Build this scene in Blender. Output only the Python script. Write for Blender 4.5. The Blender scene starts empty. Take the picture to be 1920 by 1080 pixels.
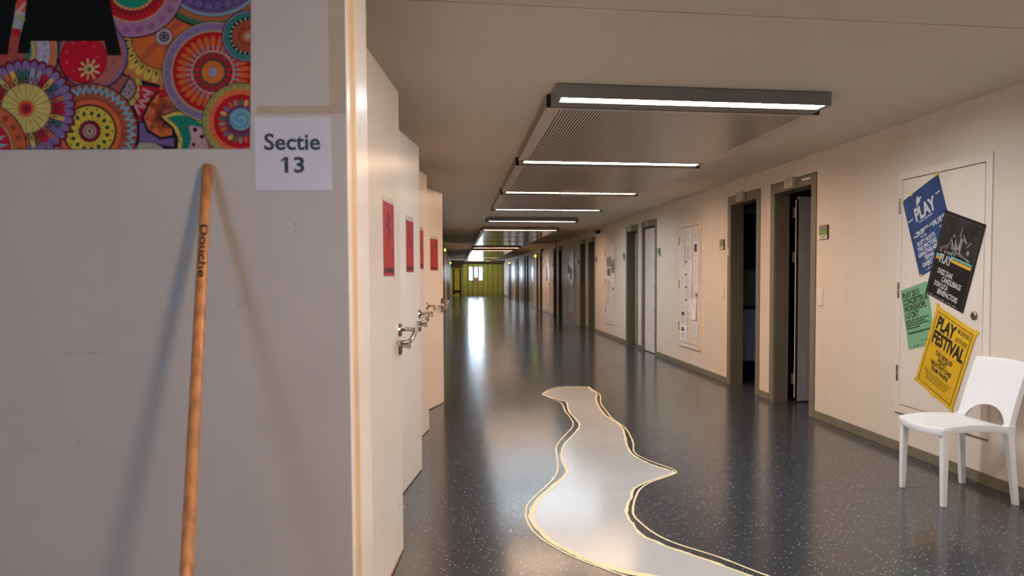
import bpy, bmesh, math, random
from mathutils import Vector, Matrix
from mathutils.geometry import tessellate_polygon
random.seed(7)
S = bpy.context.scene
COL = S.collection
PI = math.pi

# ------------------------------------------------------------------ camera
cam_d = bpy.data.cameras.new('camera')
cam = bpy.data.objects.new('camera', cam_d)
COL.objects.link(cam)
S.camera = cam
cy, sy = math.cos(-.130), math.sin(-.130)
cp, sp = math.cos(.0394), math.sin(.0394)
cr, sr = math.cos(-.0031), math.sin(-.0031)
Ry = Matrix(((cy, 0, sy), (0, 1, 0), (-sy, 0, cy)))
Rp = Matrix(((1, 0, 0), (0, cp, -sp), (0, sp, cp)))
Rr = Matrix(((cr, -sr, 0), (sr, cr, 0), (0, 0, 1)))
R = Rr @ Rp @ Ry                      # rows: camera right, down, forward in (X, down, depth)
conv = lambda r: Vector((r[0], r[2], -r[1]))
right, down, fwd = conv(R[0]), conv(R[1]), conv(R[2])
M = Matrix.Identity(4)
for i in range(3):
    M[i][0], M[i][1], M[i][2] = right[i], -down[i], -fwd[i]
M[0][3], M[1][3], M[2][3] = 0, 0, 1.35
cam.matrix_world = M
cam_d.sensor_width = 36
cam_d.lens = 1333.0 / 1920 * 36
cam_d.shift_x = (960 - 1030.6) / 1920
cam_d.shift_y = (571.2 - 540) / 1920
cam_d.clip_start = .05
cam_d.clip_end = 200
cam_d.dof.use_dof = True
cam_d.dof.focus_distance = 6.0
cam_d.dof.aperture_fstop = 3.2

# ------------------------------------------------------------------ world, exposure
w = bpy.data.worlds.new('world')
S.world = w
w.use_nodes = True
bg = w.node_tree.nodes['Background']
bg.inputs[0].default_value = (.50, .74, 1.0, 1)
bg.inputs[1].default_value = 8.0
S.view_settings.view_transform = 'Standard'
S.view_settings.look = 'None'
S.view_settings.gamma = 1
S.view_settings.use_curve_mapping = False
S.view_settings.exposure = 0.1
S.cycles.use_denoising = True
S.cycles.max_bounces = 9
S.cycles.diffuse_bounces = 6
S.cycles.glossy_bounces = 5
S.cycles.sample_clamp_indirect = 8

def area(name, loc, rot, sx, sy_, power, color):
    l = bpy.data.lights.new(name, 'AREA')
    l.shape = 'RECTANGLE'; l.size = sx; l.size_y = sy_; l.energy = power; l.color = color
    o = bpy.data.objects.new(name, l)
    o.location = loc; o.rotation_euler = rot
    COL.objects.link(o)
    return o
# daylight entering through the window of the back wall (behind the camera)
area('window_daylight', (-2.3, -3.92, 1.7), (math.radians(90), 0, math.radians(0)), 1.0, 1.2, 21, (.42, .68, 1.0))
# added warm spot, unseen behind the camera, for the broom handle's left shadow
sl_ = bpy.data.lights.new('added_shadow_spot', 'SPOT'); sl_.energy = 215; sl_.color = (1.0, .70, .50); sl_.spot_size = math.radians(75); sl_.spot_blend = .9; sl_.shadow_soft_size = .20
so_ = bpy.data.objects.new('added_shadow_spot', sl_); COL.objects.link(so_); so_.location = (1.6, -1.4, 2.3)
so_.rotation_euler = (Vector((-.75, 2.0, 1.25)) - Vector((1.6, -1.4, 2.3))).to_track_quat('-Z', 'Y').to_euler()
# daylight entering through the far window
area('window_daylight', (1.4, 51.4, 1.6), (math.radians(-90), 0, 0), 1.0, 1.0, 90, (.65, .82, 1.0))

# ------------------------------------------------------------------ materials
def srgb(r, g, b):
    f = lambda c: (c / 255 / 12.92) if c / 255 <= .04045 else ((c / 255 + .055) / 1.055) ** 2.4
    return (f(r), f(g), f(b))

MATS = {}
def mat(name, col, rough=.5, metal=0.0, noise=.04, scale=8.0, bump=0.0, bscale=60.0, spec=.5, coat=0.0, emit=None, estr=0.0):
    if name in MATS: return MATS[name]
    m = bpy.data.materials.new(name); m.use_nodes = True
    nt = m.node_tree; b = nt.nodes['Principled BSDF']
    b.inputs['Roughness'].default_value = rough
    b.inputs['Metallic'].default_value = metal
    b.inputs['Specular IOR Level'].default_value = spec
    b.inputs['Coat Weight'].default_value = coat
    tc = nt.nodes.new('ShaderNodeTexCoord')
    if noise > 0:
        n = nt.nodes.new('ShaderNodeTexNoise'); n.inputs['Scale'].default_value = scale; n.inputs['Detail'].default_value = 4
        nt.links.new(tc.outputs['Object'], n.inputs['Vector'])
        mr = nt.nodes.new('ShaderNodeMapRange')
        mr.inputs['To Min'].default_value = 1 - noise; mr.inputs['To Max'].default_value = 1 + noise
        mr.inputs['From Min'].default_value = .3; mr.inputs['From Max'].default_value = .7
        nt.links.new(n.outputs['Fac'], mr.inputs['Value'])
        mx = nt.nodes.new('ShaderNodeVectorMath'); mx.operation = 'SCALE'
        mx.inputs[0].default_value = col
        nt.links.new(mr.outputs['Result'], mx.inputs['Scale'])
        nt.links.new(mx.outputs['Vector'], b.inputs['Base Color'])
    else:
        b.inputs['Base Color'].default_value = (*col, 1)
    if bump > 0:
        n2 = nt.nodes.new('ShaderNodeTexNoise'); n2.inputs['Scale'].default_value = bscale; n2.inputs['Detail'].default_value = 5
        nt.links.new(tc.outputs['Object'], n2.inputs['Vector'])
        bp = nt.nodes.new('ShaderNodeBump'); bp.inputs['Strength'].default_value = bump; bp.inputs['Distance'].default_value = .003
        nt.links.new(n2.outputs['Fac'], bp.inputs['Height'])
        nt.links.new(bp.outputs['Normal'], b.inputs['Normal'])
    if emit:
        b.inputs['Emission Color'].default_value = (*emit, 1)
        b.inputs['Emission Strength'].default_value = estr
    MATS[name] = m
    return m

M_wall = mat('plaster_cream', (.80, .695, .585), .42, noise=.03, scale=3, bump=.25, bscale=120, spec=.4)
M_ceil = mat('ceiling_paint', (.74, .665, .57), .7, noise=.02, scale=2)
M_ceilgap = mat('ceiling_gap', (.30, .27, .23), .9)
M_partition = mat('partition_paint', (.49, .47, .475), .45, noise=.04, scale=4, bump=.1, bscale=40)
M_residue = mat('tape_residue', (.43, .38, .30), .6, noise=.05, scale=15)
M_edge = mat('edge_paint', (.86, .80, .76), .25, noise=.03)
M_edgegroove = mat('groove_tan', (.76, .62, .46), .4, noise=.08, scale=5)
M_frame = mat('taupe_enamel', (.21, .185, .14), .38, noise=.05)
M_jamb = mat('jamb_brown', (.17, .135, .09), .5, noise=.05)
M_black = mat('black_rubber_and_gap', (.012, .011, .010), .5)  # also colours the strips drawn as shade in gaps
M_base = mat('baseboard_taupe', (.20, .175, .125), .35, noise=.06)
M_cab = mat('cabinet_enamel', (.84, .745, .65), .30, noise=.02)
M_gapline = mat('gap_line', (.10, .07, .05), .8)
M_steel = mat('stainless_steel', (.50, .45, .40), .22, 1.0, noise=.05, scale=30)
M_hinge = mat('hinge_steel', (.30, .26, .22), .35, 1.0, noise=.1, scale=40)
M_white = mat('white_plastic', (.90, .90, .94), .32, noise=.01)
M_switch = mat('switch_plastic', (.86, .80, .70), .35, noise=.01)
M_lamphouse = mat('lamp_housing', (.22, .205, .19), .45, noise=.03)
M_leafgrey = mat('grey_leaf', (.38, .345, .34), .4, noise=.03)
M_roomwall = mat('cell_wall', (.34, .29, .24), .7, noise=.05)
M_darkfurn = mat('dark_worktop', (.03, .03, .04), .3)
M_green = mat('green_wall', srgb(182, 180, 72), .5, noise=.1, scale=1.5)
M_ink = mat('black_ink', (.012, .012, .012), .5, noise=0)
M_inkw = mat('white_ink', (.72, .72, .74), .5, noise=0)
M_paper = mat('white_paper', (.78, .78, .82), .45, noise=.02)
M_brownedge = mat('worn_wood_edge', (.42, .17, .06), .7, noise=.4, scale=30)

def door_material():
    m = mat('door_cream', (.90, .79, .70), .28, noise=.03, scale=2.5, spec=.5)
    nt = m.node_tree; b = nt.nodes['Principled BSDF']
    # paint chips low on the leaf
    tc = nt.nodes.new('ShaderNodeTexCoord'); sep = nt.nodes.new('ShaderNodeSeparateXYZ')
    nt.links.new(tc.outputs['Object'], sep.inputs[0])
    low = nt.nodes.new('ShaderNodeMapRange'); low.inputs['From Min'].default_value = .75; low.inputs['From Max'].default_value = 0.0
    low.inputs['To Min'].default_value = 0; low.inputs['To Max'].default_value = .085
    nt.links.new(sep.outputs['Z'], low.inputs['Value'])
    mp = nt.nodes.new('ShaderNodeMapping'); mp.inputs['Scale'].default_value = (45, 45, 18)
    nt.links.new(tc.outputs['Object'], mp.inputs[0])
    n = nt.nodes.new('ShaderNodeTexNoise'); n.inputs['Scale'].default_value = 1.0; n.inputs['Detail'].default_value = 3
    nt.links.new(mp.outputs[0], n.inputs['Vector'])
    add = nt.nodes.new('ShaderNodeMath'); add.operation = 'ADD'
    nt.links.new(n.outputs['Fac'], add.inputs[0]); nt.links.new(low.outputs[0], add.inputs[1])
    gt = nt.nodes.new('ShaderNodeMath'); gt.operation = 'GREATER_THAN'; gt.inputs[1].default_value = .745
    nt.links.new(add.outputs[0], gt.inputs[0])
    mix = nt.nodes.new('ShaderNodeMix'); mix.data_type = 'RGBA'
    src = b.inputs['Base Color'].links[0].from_socket
    nt.links.new(gt.outputs[0], mix.inputs[0]); nt.links.new(src, mix.inputs[6])
    mix.inputs[7].default_value = (.32, .22, .16, 1)
    nt.links.new(mix.outputs[2], b.inputs['Base Color'])
    return m
M_door = door_material()

def floor_nodes(m, base, fleck, amount):
    nt = m.node_tree; b = nt.nodes['Principled BSDF']
    tc = nt.nodes.new('ShaderNodeTexCoord')
    v = nt.nodes.new('ShaderNodeTexVoronoi'); v.inputs['Scale'].default_value = 75; v.feature = 'F1'
    nt.links.new(tc.outputs['Object'], v.inputs['Vector'])
    lt = nt.nodes.new('ShaderNodeMath'); lt.operation = 'LESS_THAN'; lt.inputs[1].default_value = .20
    nt.links.new(v.outputs['Distance'], lt.inputs[0])
    sepc = nt.nodes.new('ShaderNodeSeparateColor'); nt.links.new(v.outputs['Color'], sepc.inputs[0])
    gt = nt.nodes.new('ShaderNodeMath'); gt.operation = 'GREATER_THAN'; gt.inputs[1].default_value = 1 - amount
    nt.links.new(sepc.outputs[0], gt.inputs[0])
    mu = nt.nodes.new('ShaderNodeMath'); mu.operation = 'MULTIPLY'
    nt.links.new(lt.outputs[0], mu.inputs[0]); nt.links.new(gt.outputs[0], mu.inputs[1])
    n = nt.nodes.new('ShaderNodeTexNoise'); n.inputs['Scale'].default_value = 1.2; n.inputs['Detail'].default_value = 6
    nt.links.new(tc.outputs['Object'], n.inputs['Vector'])
    mr = nt.nodes.new('ShaderNodeMapRange'); mr.inputs['To Min'].default_value = .85; mr.inputs['To Max'].default_value = 1.15
    nt.links.new(n.outputs['Fac'], mr.inputs['Value'])
    sc = nt.nodes.new('ShaderNodeVectorMath'); sc.operation = 'SCALE'; sc.inputs[0].default_value = base
    nt.links.new(mr.outputs[0], sc.inputs['Scale'])
    mix = nt.nodes.new('ShaderNodeMix'); mix.data_type = 'RGBA'
    nt.links.new(mu.outputs[0], mix.inputs[0]); nt.links.new(sc.outputs[0], mix.inputs[6]); mix.inputs[7].default_value = (*fleck, 1)
    nt.links.new(mix.outputs[2], b.inputs['Base Color'])
    # slow waviness of the sheet + roughness variation
    mp = nt.nodes.new('ShaderNodeMapping'); mp.inputs['Scale'].default_value = (.6, 2.2, 1)
    nt.links.new(tc.outputs['Object'], mp.inputs[0])
    n2 = nt.nodes.new('ShaderNodeTexNoise'); n2.inputs['Scale'].default_value = 1.0; n2.inputs['Detail'].default_value = 3
    nt.links.new(mp.outputs[0], n2.inputs['Vector'])
    bp = nt.nodes.new('ShaderNodeBump'); bp.inputs['Strength'].default_value = .35; bp.inputs['Distance'].default_value = .004
    nt.links.new(n2.outputs['Fac'], bp.inputs['Height'])
    nt.links.new(bp.outputs['Normal'], b.inputs['Normal'])
    rr = nt.nodes.new('ShaderNodeMapRange'); rr.inputs['To Min'].default_value = .13; rr.inputs['To Max'].default_value = .22
    nt.links.new(n.outputs['Fac'], rr.inputs['Value']); nt.links.new(rr.outputs[0], b.inputs['Roughness'])
    b.inputs['Specular IOR Level'].default_value = .55
M_floor = mat('linoleum_dark', (.04, .045, .055), .12, noise=0)
floor_nodes(M_floor, (.041, .048, .060), (.62, .62, .62), .26)
M_path = mat('painted_grey', (.3, .3, .3), .2, noise=0)
floor_nodes(M_path, (.48, .49, .50), (.10, .10, .10), .05)
M_cream = mat('cream_paint', (.86, .73, .45), .4, noise=.05, scale=20)

def panel_material():
    m = mat('perforated_metal', (.50, .46, .42), .34, .5, noise=0)
    nt = m.node_tree; b = nt.nodes['Principled BSDF']
    tc = nt.nodes.new('ShaderNodeTexCoord'); sep = nt.nodes.new('ShaderNodeSeparateXYZ')
    nt.links.new(tc.outputs['Object'], sep.inputs[0])
    def wave(sock, pitch):
        a = nt.nodes.new('ShaderNodeMath'); a.operation = 'DIVIDE'; a.inputs[1].default_value = pitch; nt.links.new(sock, a.inputs[0])
        f = nt.nodes.new('ShaderNodeMath'); f.operation = 'FRACT'; nt.links.new(a.outputs[0], f.inputs[0])
        s = nt.nodes.new('ShaderNodeMath'); s.operation = 'SUBTRACT'; s.inputs[1].default_value = .5; nt.links.new(f.outputs[0], s.inputs[0])
        p = nt.nodes.new('ShaderNodeMath'); p.operation = 'MULTIPLY'; nt.links.new(s.outputs[0], p.inputs[0]); nt.links.new(s.outputs[0], p.inputs[1])
        return p.outputs[0]
    a = nt.nodes.new('ShaderNodeMath'); a.operation = 'ADD'
    wy = nt.nodes.new('ShaderNodeMath'); wy.operation = 'MULTIPLY'; wy.inputs[1].default_value = .22; nt.links.new(wave(sep.outputs['Y'], .014), wy.inputs[0])
    nt.links.new(wave(sep.outputs['X'], .0215), a.inputs[0]); nt.links.new(wy.outputs[0], a.inputs[1])
    lt = nt.nodes.new('ShaderNodeMath'); lt.operation = 'LESS_THAN'; lt.inputs[1].default_value = .075
    nt.links.new(a.outputs[0], lt.inputs[0])
    mix = nt.nodes.new('ShaderNodeMix'); mix.data_type = 'RGBA'
    nt.links.new(lt.outputs[0], mix.inputs[0]); mix.inputs[6].default_value = (.84, .75, .69, 1); mix.inputs[7].default_value = (.03, .022, .016, 1)
    nt.links.new(mix.outputs[2], b.inputs['Base Color'])
    inv = nt.nodes.new('ShaderNodeMath'); inv.operation = 'MULTIPLY_ADD'; inv.inputs[1].default_value = -.3; inv.inputs[2].default_value = .3
    nt.links.new(lt.outputs[0], inv.inputs[0]); nt.links.new(inv.outputs[0], b.inputs['Metallic'])
    return m
M_perf = panel_material()
M_glossp = mat('glossy_metal', (.46, .43, .42), .16, .8, noise=0)
M_panelborder = mat('panel_border', (.66, .58, .54), .45, .2, noise=.02)

COOL, NEUT, WARM = (.80, .92, 1.0), (1.0, .92, .82), (1.0, .67, .45)
def emis(name, col, s):
    return mat(name, (.8, .8, .8), .5, noise=0, emit=col, estr=s)
LS = 66.0
E_cool, E_neut, E_warm = emis('tube_cool', COOL, LS), emis('tube_neutral', NEUT, LS), emis('tube_warm', WARM, LS * 1.15)
E_led = emis('led_green', (.62, .9, .02), 9)

# ------------------------------------------------------------------ helpers
def obj(name, bm, m, parent=None, smooth=False, bevel=0.0, seg=2):
    me = bpy.data.meshes.new(name)
    bmesh.ops.recalc_face_normals(bm, faces=bm.faces)
    bm.to_mesh(me); bm.free()
    for mm in (m if isinstance(m, (list, tuple)) else [m]): me.materials.append(mm)
    if smooth:
        for p in me.polygons: p.use_smooth = True
    o = bpy.data.objects.new(name, me); COL.objects.link(o)
    if parent: o.parent = parent
    if bevel > 0:
        b = o.modifiers.new('bevel', 'BEVEL'); b.width = bevel; b.segments = seg; b.limit_method = 'ANGLE'; b.angle_limit = .6
    return o

def box(bm, x0, x1, y0, y1, z0, z1, mi=0):
    vs = [bm.verts.new((x, y, z)) for x in (x0, x1) for y in (y0, y1) for z in (z0, z1)]
    for q in ((0, 1, 3, 2), (4, 6, 7, 5), (0, 4, 5, 1), (2, 3, 7, 6), (0, 2, 6, 4), (1, 5, 7, 3)):
        f = bm.faces.new([vs[i] for i in q]); f.material_index = mi
    return vs
def boxes(*bs):
    bm = bmesh.new()
    for b in bs: box(bm, *b)
    return bm
def tube(bm, pts, r, n=10, mi=0, cap=True):
    pts = [Vector(p) for p in pts]; rings = []
    rs = r if isinstance(r, (list, tuple)) else [r] * len(pts)
    up = None
    for i, p in enumerate(pts):
        t = (pts[min(i + 1, len(pts) - 1)] - pts[max(i - 1, 0)]).normalized()
        if up is None:
            up = Vector((0, 0, 1)) if abs(t.z) < .9 else Vector((1, 0, 0))
        a = t.cross(up).normalized(); b = a.cross(t).normalized(); up = b
        rings.append([bm.verts.new(p + (a * math.cos(2 * PI * k / n) + b * math.sin(2 * PI * k / n)) * rs[i]) for k in range(n)])
    for i in range(len(rings) - 1):
        for k in range(n):
            f = bm.faces.new((rings[i][k], rings[i][(k + 1) % n], rings[i + 1][(k + 1) % n], rings[i + 1][k])); f.material_index = mi
    if cap:
        bm.faces.new(rings[0][::-1]); bm.faces.new(rings[-1])
def empty(name, loc, rz=0.0):
    o = bpy.data.objects.new(name, None); COL.objects.link(o)
    o.location = loc; o.rotation_euler = (0, 0, rz)
    return o
def tag(o, label, cat=None, group=None, kind=None):
    o['label'] = label
    if cat: o['category'] = cat
    if group: o['group'] = group
    if kind: o['kind'] = kind
    return o
def struct(o, label=None, cat=None):
    o['kind'] = 'structure'
    if label: o['label'] = label
    if cat: o['category'] = cat
    return o

def text(name, body, parent, x, y, size, m, sx=1.0, align='LEFT', bold=0.0, shear=0.0, z=.0008, rot=0.0, width=None, line=1.0):
    """lettering as one mesh lying in the parent's local XY plane (x right, y up, z outward); width fits the line to a breadth"""
    c = bpy.data.curves.new(name, 'FONT'); c.body = body; c.size = size; c.align_x = align; c.offset = bold; c.shear = shear; c.extrude = .0001
    c.space_line = line
    c.resolution_u = 3
    t = bpy.data.objects.new(name, c); COL.objects.link(t)
    dg = bpy.context.evaluated_depsgraph_get()
    me = bpy.data.meshes.new_from_object(t.evaluated_get(dg))
    bpy.data.objects.remove(t)
    if width:
        xs = [v.co.x for v in me.vertices]
        if xs: sx = width / max(1e-6, max(xs) - min(xs))
    ca, sa = math.cos(rot), math.sin(rot)
    for v in me.vertices:
        px, py = v.co.x * sx, v.co.y
        v.co = Vector((x + px * ca - py * sa, y + px * sa + py * ca, z + v.co.z))
    me.materials.clear(); me.materials.append(m)
    o = bpy.data.objects.new(name, me); COL.objects.link(o); o.parent = parent
    return o

def copy_tree(o, parent=None):
    c = o.copy(); COL.objects.link(c); c.parent = parent
    for ch in list(o.children): copy_tree(ch, c)
    return c

XW = 3.366      # face of the corridor's right wall
XL = -.42       # face of the left wall
ZC = 2.504      # ceiling
YE = 51.6       # end wall
YB = -4.0       # back wall
# ------------------------------------------------------------------ shell
struct(obj('floor', boxes((-3.6, 6.6, YB - .2, YE + .2, -.1, 0)), M_floor))
bm = boxes((-3.6, 6.6, YB - .2, YE + .2, ZC + .012, ZC + .1))
struct(obj('ceiling_backing', bm, M_ceilgap))
bm = bmesh.new()
ys = [YB - .1] + [3.06 + 2.4 * k for k in range(-2, 20)] + [YE + .1]
for a, b in zip(ys[:-1], ys[1:]):
    box(bm, -3.6, XW + .2, a + .004, b - .004, ZC, ZC + .014)
struct(obj('ceiling', bm, M_ceil))

# right wall with the door openings of the cells
MOD = 5.393
PAIRS = [(6.333 + MOD * k, 7.333 + MOD * k) for k in range(8)]
SECOND = [(7.583 + MOD * k, 8.553 + MOD * k) for k in range(8)]
OPEN = sorted(PAIRS + SECOND)
OPEN_M = [(a + .0, b - .0) for a, b in OPEN if b < YE - .5]
bm = bmesh.new()
y = YB - .1
for a, b in OPEN_M:
    box(bm, XW, XW + .155, y, a, 0, ZC + .02)
    box(bm, XW, XW + .155, a, b, 2.33, ZC + .02)
    y = b
box(bm, XW, XW + .155, y, YE + .1, 0, ZC + .02)
struct(obj('wall_right', bm, M_wall))
# baseboards between the openings
bm = bmesh.new(); y = YB
for a, b in OPEN_M + [(YE, YE)]:
    box(bm, XW - .008, XW + .001, y, a - .001, 0, .075)
    y = b + .001
struct(obj('baseboard_right', bm, M_base, bevel=.002))
# left wall, far part and the part by the open doors
struct(obj('wall_left', boxes((-.67, -.52, 2.32, 8.6, 0, ZC + .02), (-.67, XL, 8.6, YE + .1, 0, ZC + .02)), M_wall))
struct(obj('baseboard_left', boxes((XL - .001, XL + .008, 8.6, YE, 0, .075)), M_base))
# space behind the camera
struct(obj('wall_side', boxes((-3.65, -3.5, YB - .1, 2.6, 0, ZC + .02)), M_wall))
bm = boxes((-3.6, -2.95, YB - .15, YB, 0, ZC + .02), (-1.65, XW + .1, YB - .15, YB, 0, ZC + .02), (-2.95, -1.65, YB - .15, YB, 0, 1.05), (-2.95, -1.65, YB - .15, YB, 2.35, ZC + .02))
struct(obj('wall_back', bm, M_wall))
wf = struct(obj('window_2', boxes((-2.95, -2.89, YB - .12, YB - .02, 1.05, 2.35), (-1.71, -1.65, YB - .12, YB - .02, 1.05, 2.35), (-2.95, -1.65, YB - .12, YB - .02, 1.05, 1.11), (-2.95, -1.65, YB - .12, YB - .02, 2.29, 2.35)), M_white))

# cell interiors behind the first four openings, shallow recesses behind the others
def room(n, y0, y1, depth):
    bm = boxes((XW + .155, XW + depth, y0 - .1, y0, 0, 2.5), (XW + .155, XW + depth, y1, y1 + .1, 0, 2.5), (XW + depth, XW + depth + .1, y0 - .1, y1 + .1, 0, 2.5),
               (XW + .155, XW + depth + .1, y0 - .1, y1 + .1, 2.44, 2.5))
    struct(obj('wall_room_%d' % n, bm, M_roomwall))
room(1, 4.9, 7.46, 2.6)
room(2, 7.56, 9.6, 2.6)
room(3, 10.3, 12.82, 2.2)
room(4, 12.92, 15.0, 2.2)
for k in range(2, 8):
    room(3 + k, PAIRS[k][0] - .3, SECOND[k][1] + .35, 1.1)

# movement joint across ceiling and wall
struct(obj('trim_1', boxes((XL, XW, 23.75, 23.95, ZC - .012, ZC + .001), (XW - .012, XW + .001, 23.80, 23.92, 0, ZC), (XL - .001, XL + .012, 23.8, 23.92, 0, ZC)), M_jamb))

# ------------------------------------------------------------------ door frames of the right wall
def door_frame(i, y0, y1):
    root = empty('door_%d' % i, (XW, y0, 0)); struct(root)
    W = y1 - y0; H = 2.33; f = .105
    bm = boxes((-.006, .022, .008, f, 0, H - .008), (-.006, .022, W - f, W - .008, 0, H - .008), (-.006, .022, f, W - f, H - .107, H - .008))
    obj('frame', bm, M_frame, root, bevel=.002)
    bm = boxes((.022, .165, .008, f, 0, H - .008), (.022, .165, W - f, W - .008, 0, H - .008), (.022, .165, f, W - f, H - .107, H - .008))
    obj('jamb', bm, M_jamb, root)
    bm = boxes((.0, .15, 0.0005, .008, 0, H - .0005), (.0, .15, W - .008, W - .0005, 0, H - .0005), (.0, .15, .008, W - .008, H - .008, H - .0005))
    obj('shadow_gap', bm, M_black, root)
    return root
frames = []
n = 1
for a, b in OPEN_M:
    frames.append(door_frame(n, a, b)); n += 1

# door leaves standing inside the rooms
def leaf_inside(root, W, m, vent=False, bright=False, swing=90.0, x0=.235):
    """leaf hinged at the far jamb, opened into the room; local frame of the door root"""
    piv = Vector((x0, W - .135, 0))
    lf = empty('leaf', piv, math.radians(swing - 90)); lf.parent = root
    o = obj('panel', boxes((0, .80, -.05, 0, .012, 2.19)), m, lf, bevel=.003)
    # rebated edge and hinge line between jamb and leaf
    obj('rebate', boxes((-.012, .0, -.045, -.012, .012, 2.16)), M_hinge if not bright else M_steel, lf)
    for zc in (.25, 1.55, 2.02):
        bm = bmesh.new()
        tube(bm, [(-.03, -.03, zc - .06), (-.03, -.03, zc + .06)], .011, 10)
        box(bm, -.06, -.03, -.035, -.028, zc - .055, zc + .055)
        obj('hinge', bm, M_jamb, lf)
    bm = bmesh.new(); tube(bm, [(-.036, -.052, .05), (-.036, -.052, 2.15)], .005, 8)
    obj('espagnolette_rod', bm, M_switch, lf)
    if vent:
        bm = boxes((.075, .29, -.056, -.05, .16, .56))
        obj('hatch', bm, M_leafgrey, lf, bevel=.002)
        bm = bmesh.new()
        for k in range(7): box(bm, .16, .26, -.0575, -.056, .22 + k * .022, .232 + k * .022)
        obj('vent_slot', bm, M_black, lf)
    return lf
leaf_inside(frames[0], 1.0, M_leafgrey, vent=True)
def leaf_ajar(root, W, m, x0, y0, ang, handle=False, stile=.035):
    """leaf hinged at the near jamb, closed or slightly ajar"""
    lf = empty('leaf', (x0, y0, 0), math.radians(90 - ang)); lf.parent = root
    obj('panel', boxes((0, W - .105 - y0, -.045, 0, .012, 2.20)), m, lf, bevel=.003)
    obj('hinge_stile', boxes((-stile, -.001, -.040, -.004, .012, 2.20)), M_jamb, lf)
    for zc in (.35, .75, 1.15, 1.55, 1.95, 2.12):
        bm = bmesh.new(); tube(bm, [(-.016, .012, zc - .05), (-.016, .012, zc + .05)], .012, 10)
        obj('hinge', bm, M_switch, lf)
    if handle:
        bm = bmesh.new(); e = W - .105 - y0 - .06
        tube(bm, [(e, 0, 1.06), (e, .05, 1.06), (e - .02, .06, 1.06), (e - .11, .06, 1.06)], .010, 10)
        obj('handle', bm, M_steel, lf)
leaf_ajar(frames[2], .98, mat('leaf_warm', (.80, .68, .64), .35), .03, .24, 0, stile=.13)
leaf_ajar(frames[3], .95, mat('leaf_greygreen', (.30, .31, .26), .4), .05, .115, 8, True)
# small white lock keeper on the second frame
obj('lock_keeper', boxes((-.012, -.005, .915, .94, 1.6, 1.70)), M_switch, frames[1], bevel=.002)

# dark kitchen unit in the second cell
ku = empty('kitchen_unit', (3.62, 9.22, 0))
tag(ku, 'pale kitchen unit with dark worktop inside the dark second cell', 'cabinet')
obj('body', boxes((0, 1.2, .01, .36, .19, .90)), mat('unit_white', (.50, .48, .55), .4), ku, bevel=.003)
obj('door', boxes((.0, .58, -.008, .008, .20, .76)), mat('unit_white2', (.52, .50, .57), .4), ku, bevel=.003)
obj('drawer', boxes((.0, .58, -.008, .008, .775, .895)), MATS['unit_white2'], ku, bevel=.003)
obj('worktop', boxes((-.01, 1.22, -.02, .37, .90, .94)), M_darkfurn, ku, bevel=.004)
obj('plinth', boxes((.02, 1.2, .06, .36, 0, .19)), mat('plinth_blue', (.01, .02, .05), .4), ku)
wc = empty('wall_cupboard', (3.62, 9.3, 1.45))
tag(wc, 'dark cupboard hung on the wall above the kitchen unit', 'cupboard')
obj('body', boxes((.14, 1.0, .01, .295, 0, .75)), M_darkfurn, wc, bevel=.003)
obj('door', boxes((.14, .56, -.008, .008, .0, .75)), M_darkfurn, wc, bevel=.003)

# ------------------------------------------------------------------ signal boxes on door heads
def ordinal(k): return ('first', 'second', 'third', 'fourth', 'fifth', 'sixth', 'seventh', 'eighth', 'ninth', 'tenth', 'eleventh', 'twelfth', 'thirteenth', 'fourteenth', 'fifteenth', 'sixteenth')[k]
sb = empty('signal_box', (0, 0, 0))
obj('case', boxes((-.055, -.006, -.09, .09, -.052, .052)), mat('box_grey', (.52, .48, .40), .45), sb, bevel=.006)
obj('slot', boxes((-.057, -.055, -.05, .02, -.03, -.024), (-.057, -.055, -.05, .02, -.004, .002), (-.057, -.055, -.05, .02, .022, .028)), M_jamb, sb)
for i, (a, b) in enumerate(OPEN_M):
    o = sb if i == 0 else copy_tree(sb)
    o.location = (XW, a + (.49 if i % 2 == 0 else .50), 2.285)
    tag(o, 'grey signal box on the head of the %s dark door frame from the chair' % ordinal(i), 'signal box', 'signal boxes over the cell doors')
tag(obj('white_strip', boxes((XW - .012, XW - .006, 6.45, 6.615, 2.275, 2.295)), M_white), 'short white strip on the head of the dark frame nearest the posters', 'label strip')

# name plates and switches beside doors
cs = empty('cell_sign', (0, 0, 0))
obj('backing_plate', boxes((-.010, 0, -.078, .078, -.066, .066)), mat('sign_back', (.03, .022, .015), .5), cs)
obj('photo_band', boxes((-.013, -.010, -.064, .076, .03, .062)), mat('sign_grey', (.28, .23, .19), .4, noise=.25, scale=40), cs)
obj('green_band', boxes((-.013, -.010, -.064, .076, -.018, .027)), mat('sign_green', (.20, .34, .06), .4, noise=.6, scale=70), cs)
obj('name_band', boxes((-.013, -.010, -.064, .076, -.062, -.021)), mat('sign_cream', (.74, .66, .50), .4), cs)
lab = obj('name_line', boxes((-.0138, -.013, -.036, .036, -.038, -.032), (-.0138, -.013, -.012, .022, -.052, -.047)), M_jamb, cs)
sw = empty('light_switch', (0, 0, 0))
obj('socket_frame', boxes((-.010, 0, -.042, .042, -.082, .082)), M_switch, sw, bevel=.003)
obj('rocker', boxes((-.016, -.009, -.034, .034, .006, .074)), M_switch, sw, bevel=.003)
obj('rocker', boxes((-.016, -.009, -.034, .034, -.074, -.006)), M_switch, sw, bevel=.003)
pos = []
for k in range(8):
    if PAIRS[k][1] > YE - 1: break
    pos.append((PAIRS[k][0] - .145, PAIRS[k][0] - .098, 'before the first door of the %s pair' % ordinal(k)))
    pos.append((SECOND[k][1] + .17, SECOND[k][1] + .14, 'past the second door of the %s pair' % ordinal(k)))
pos = [p for p in pos if p[0] < YE - .3]
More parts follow.
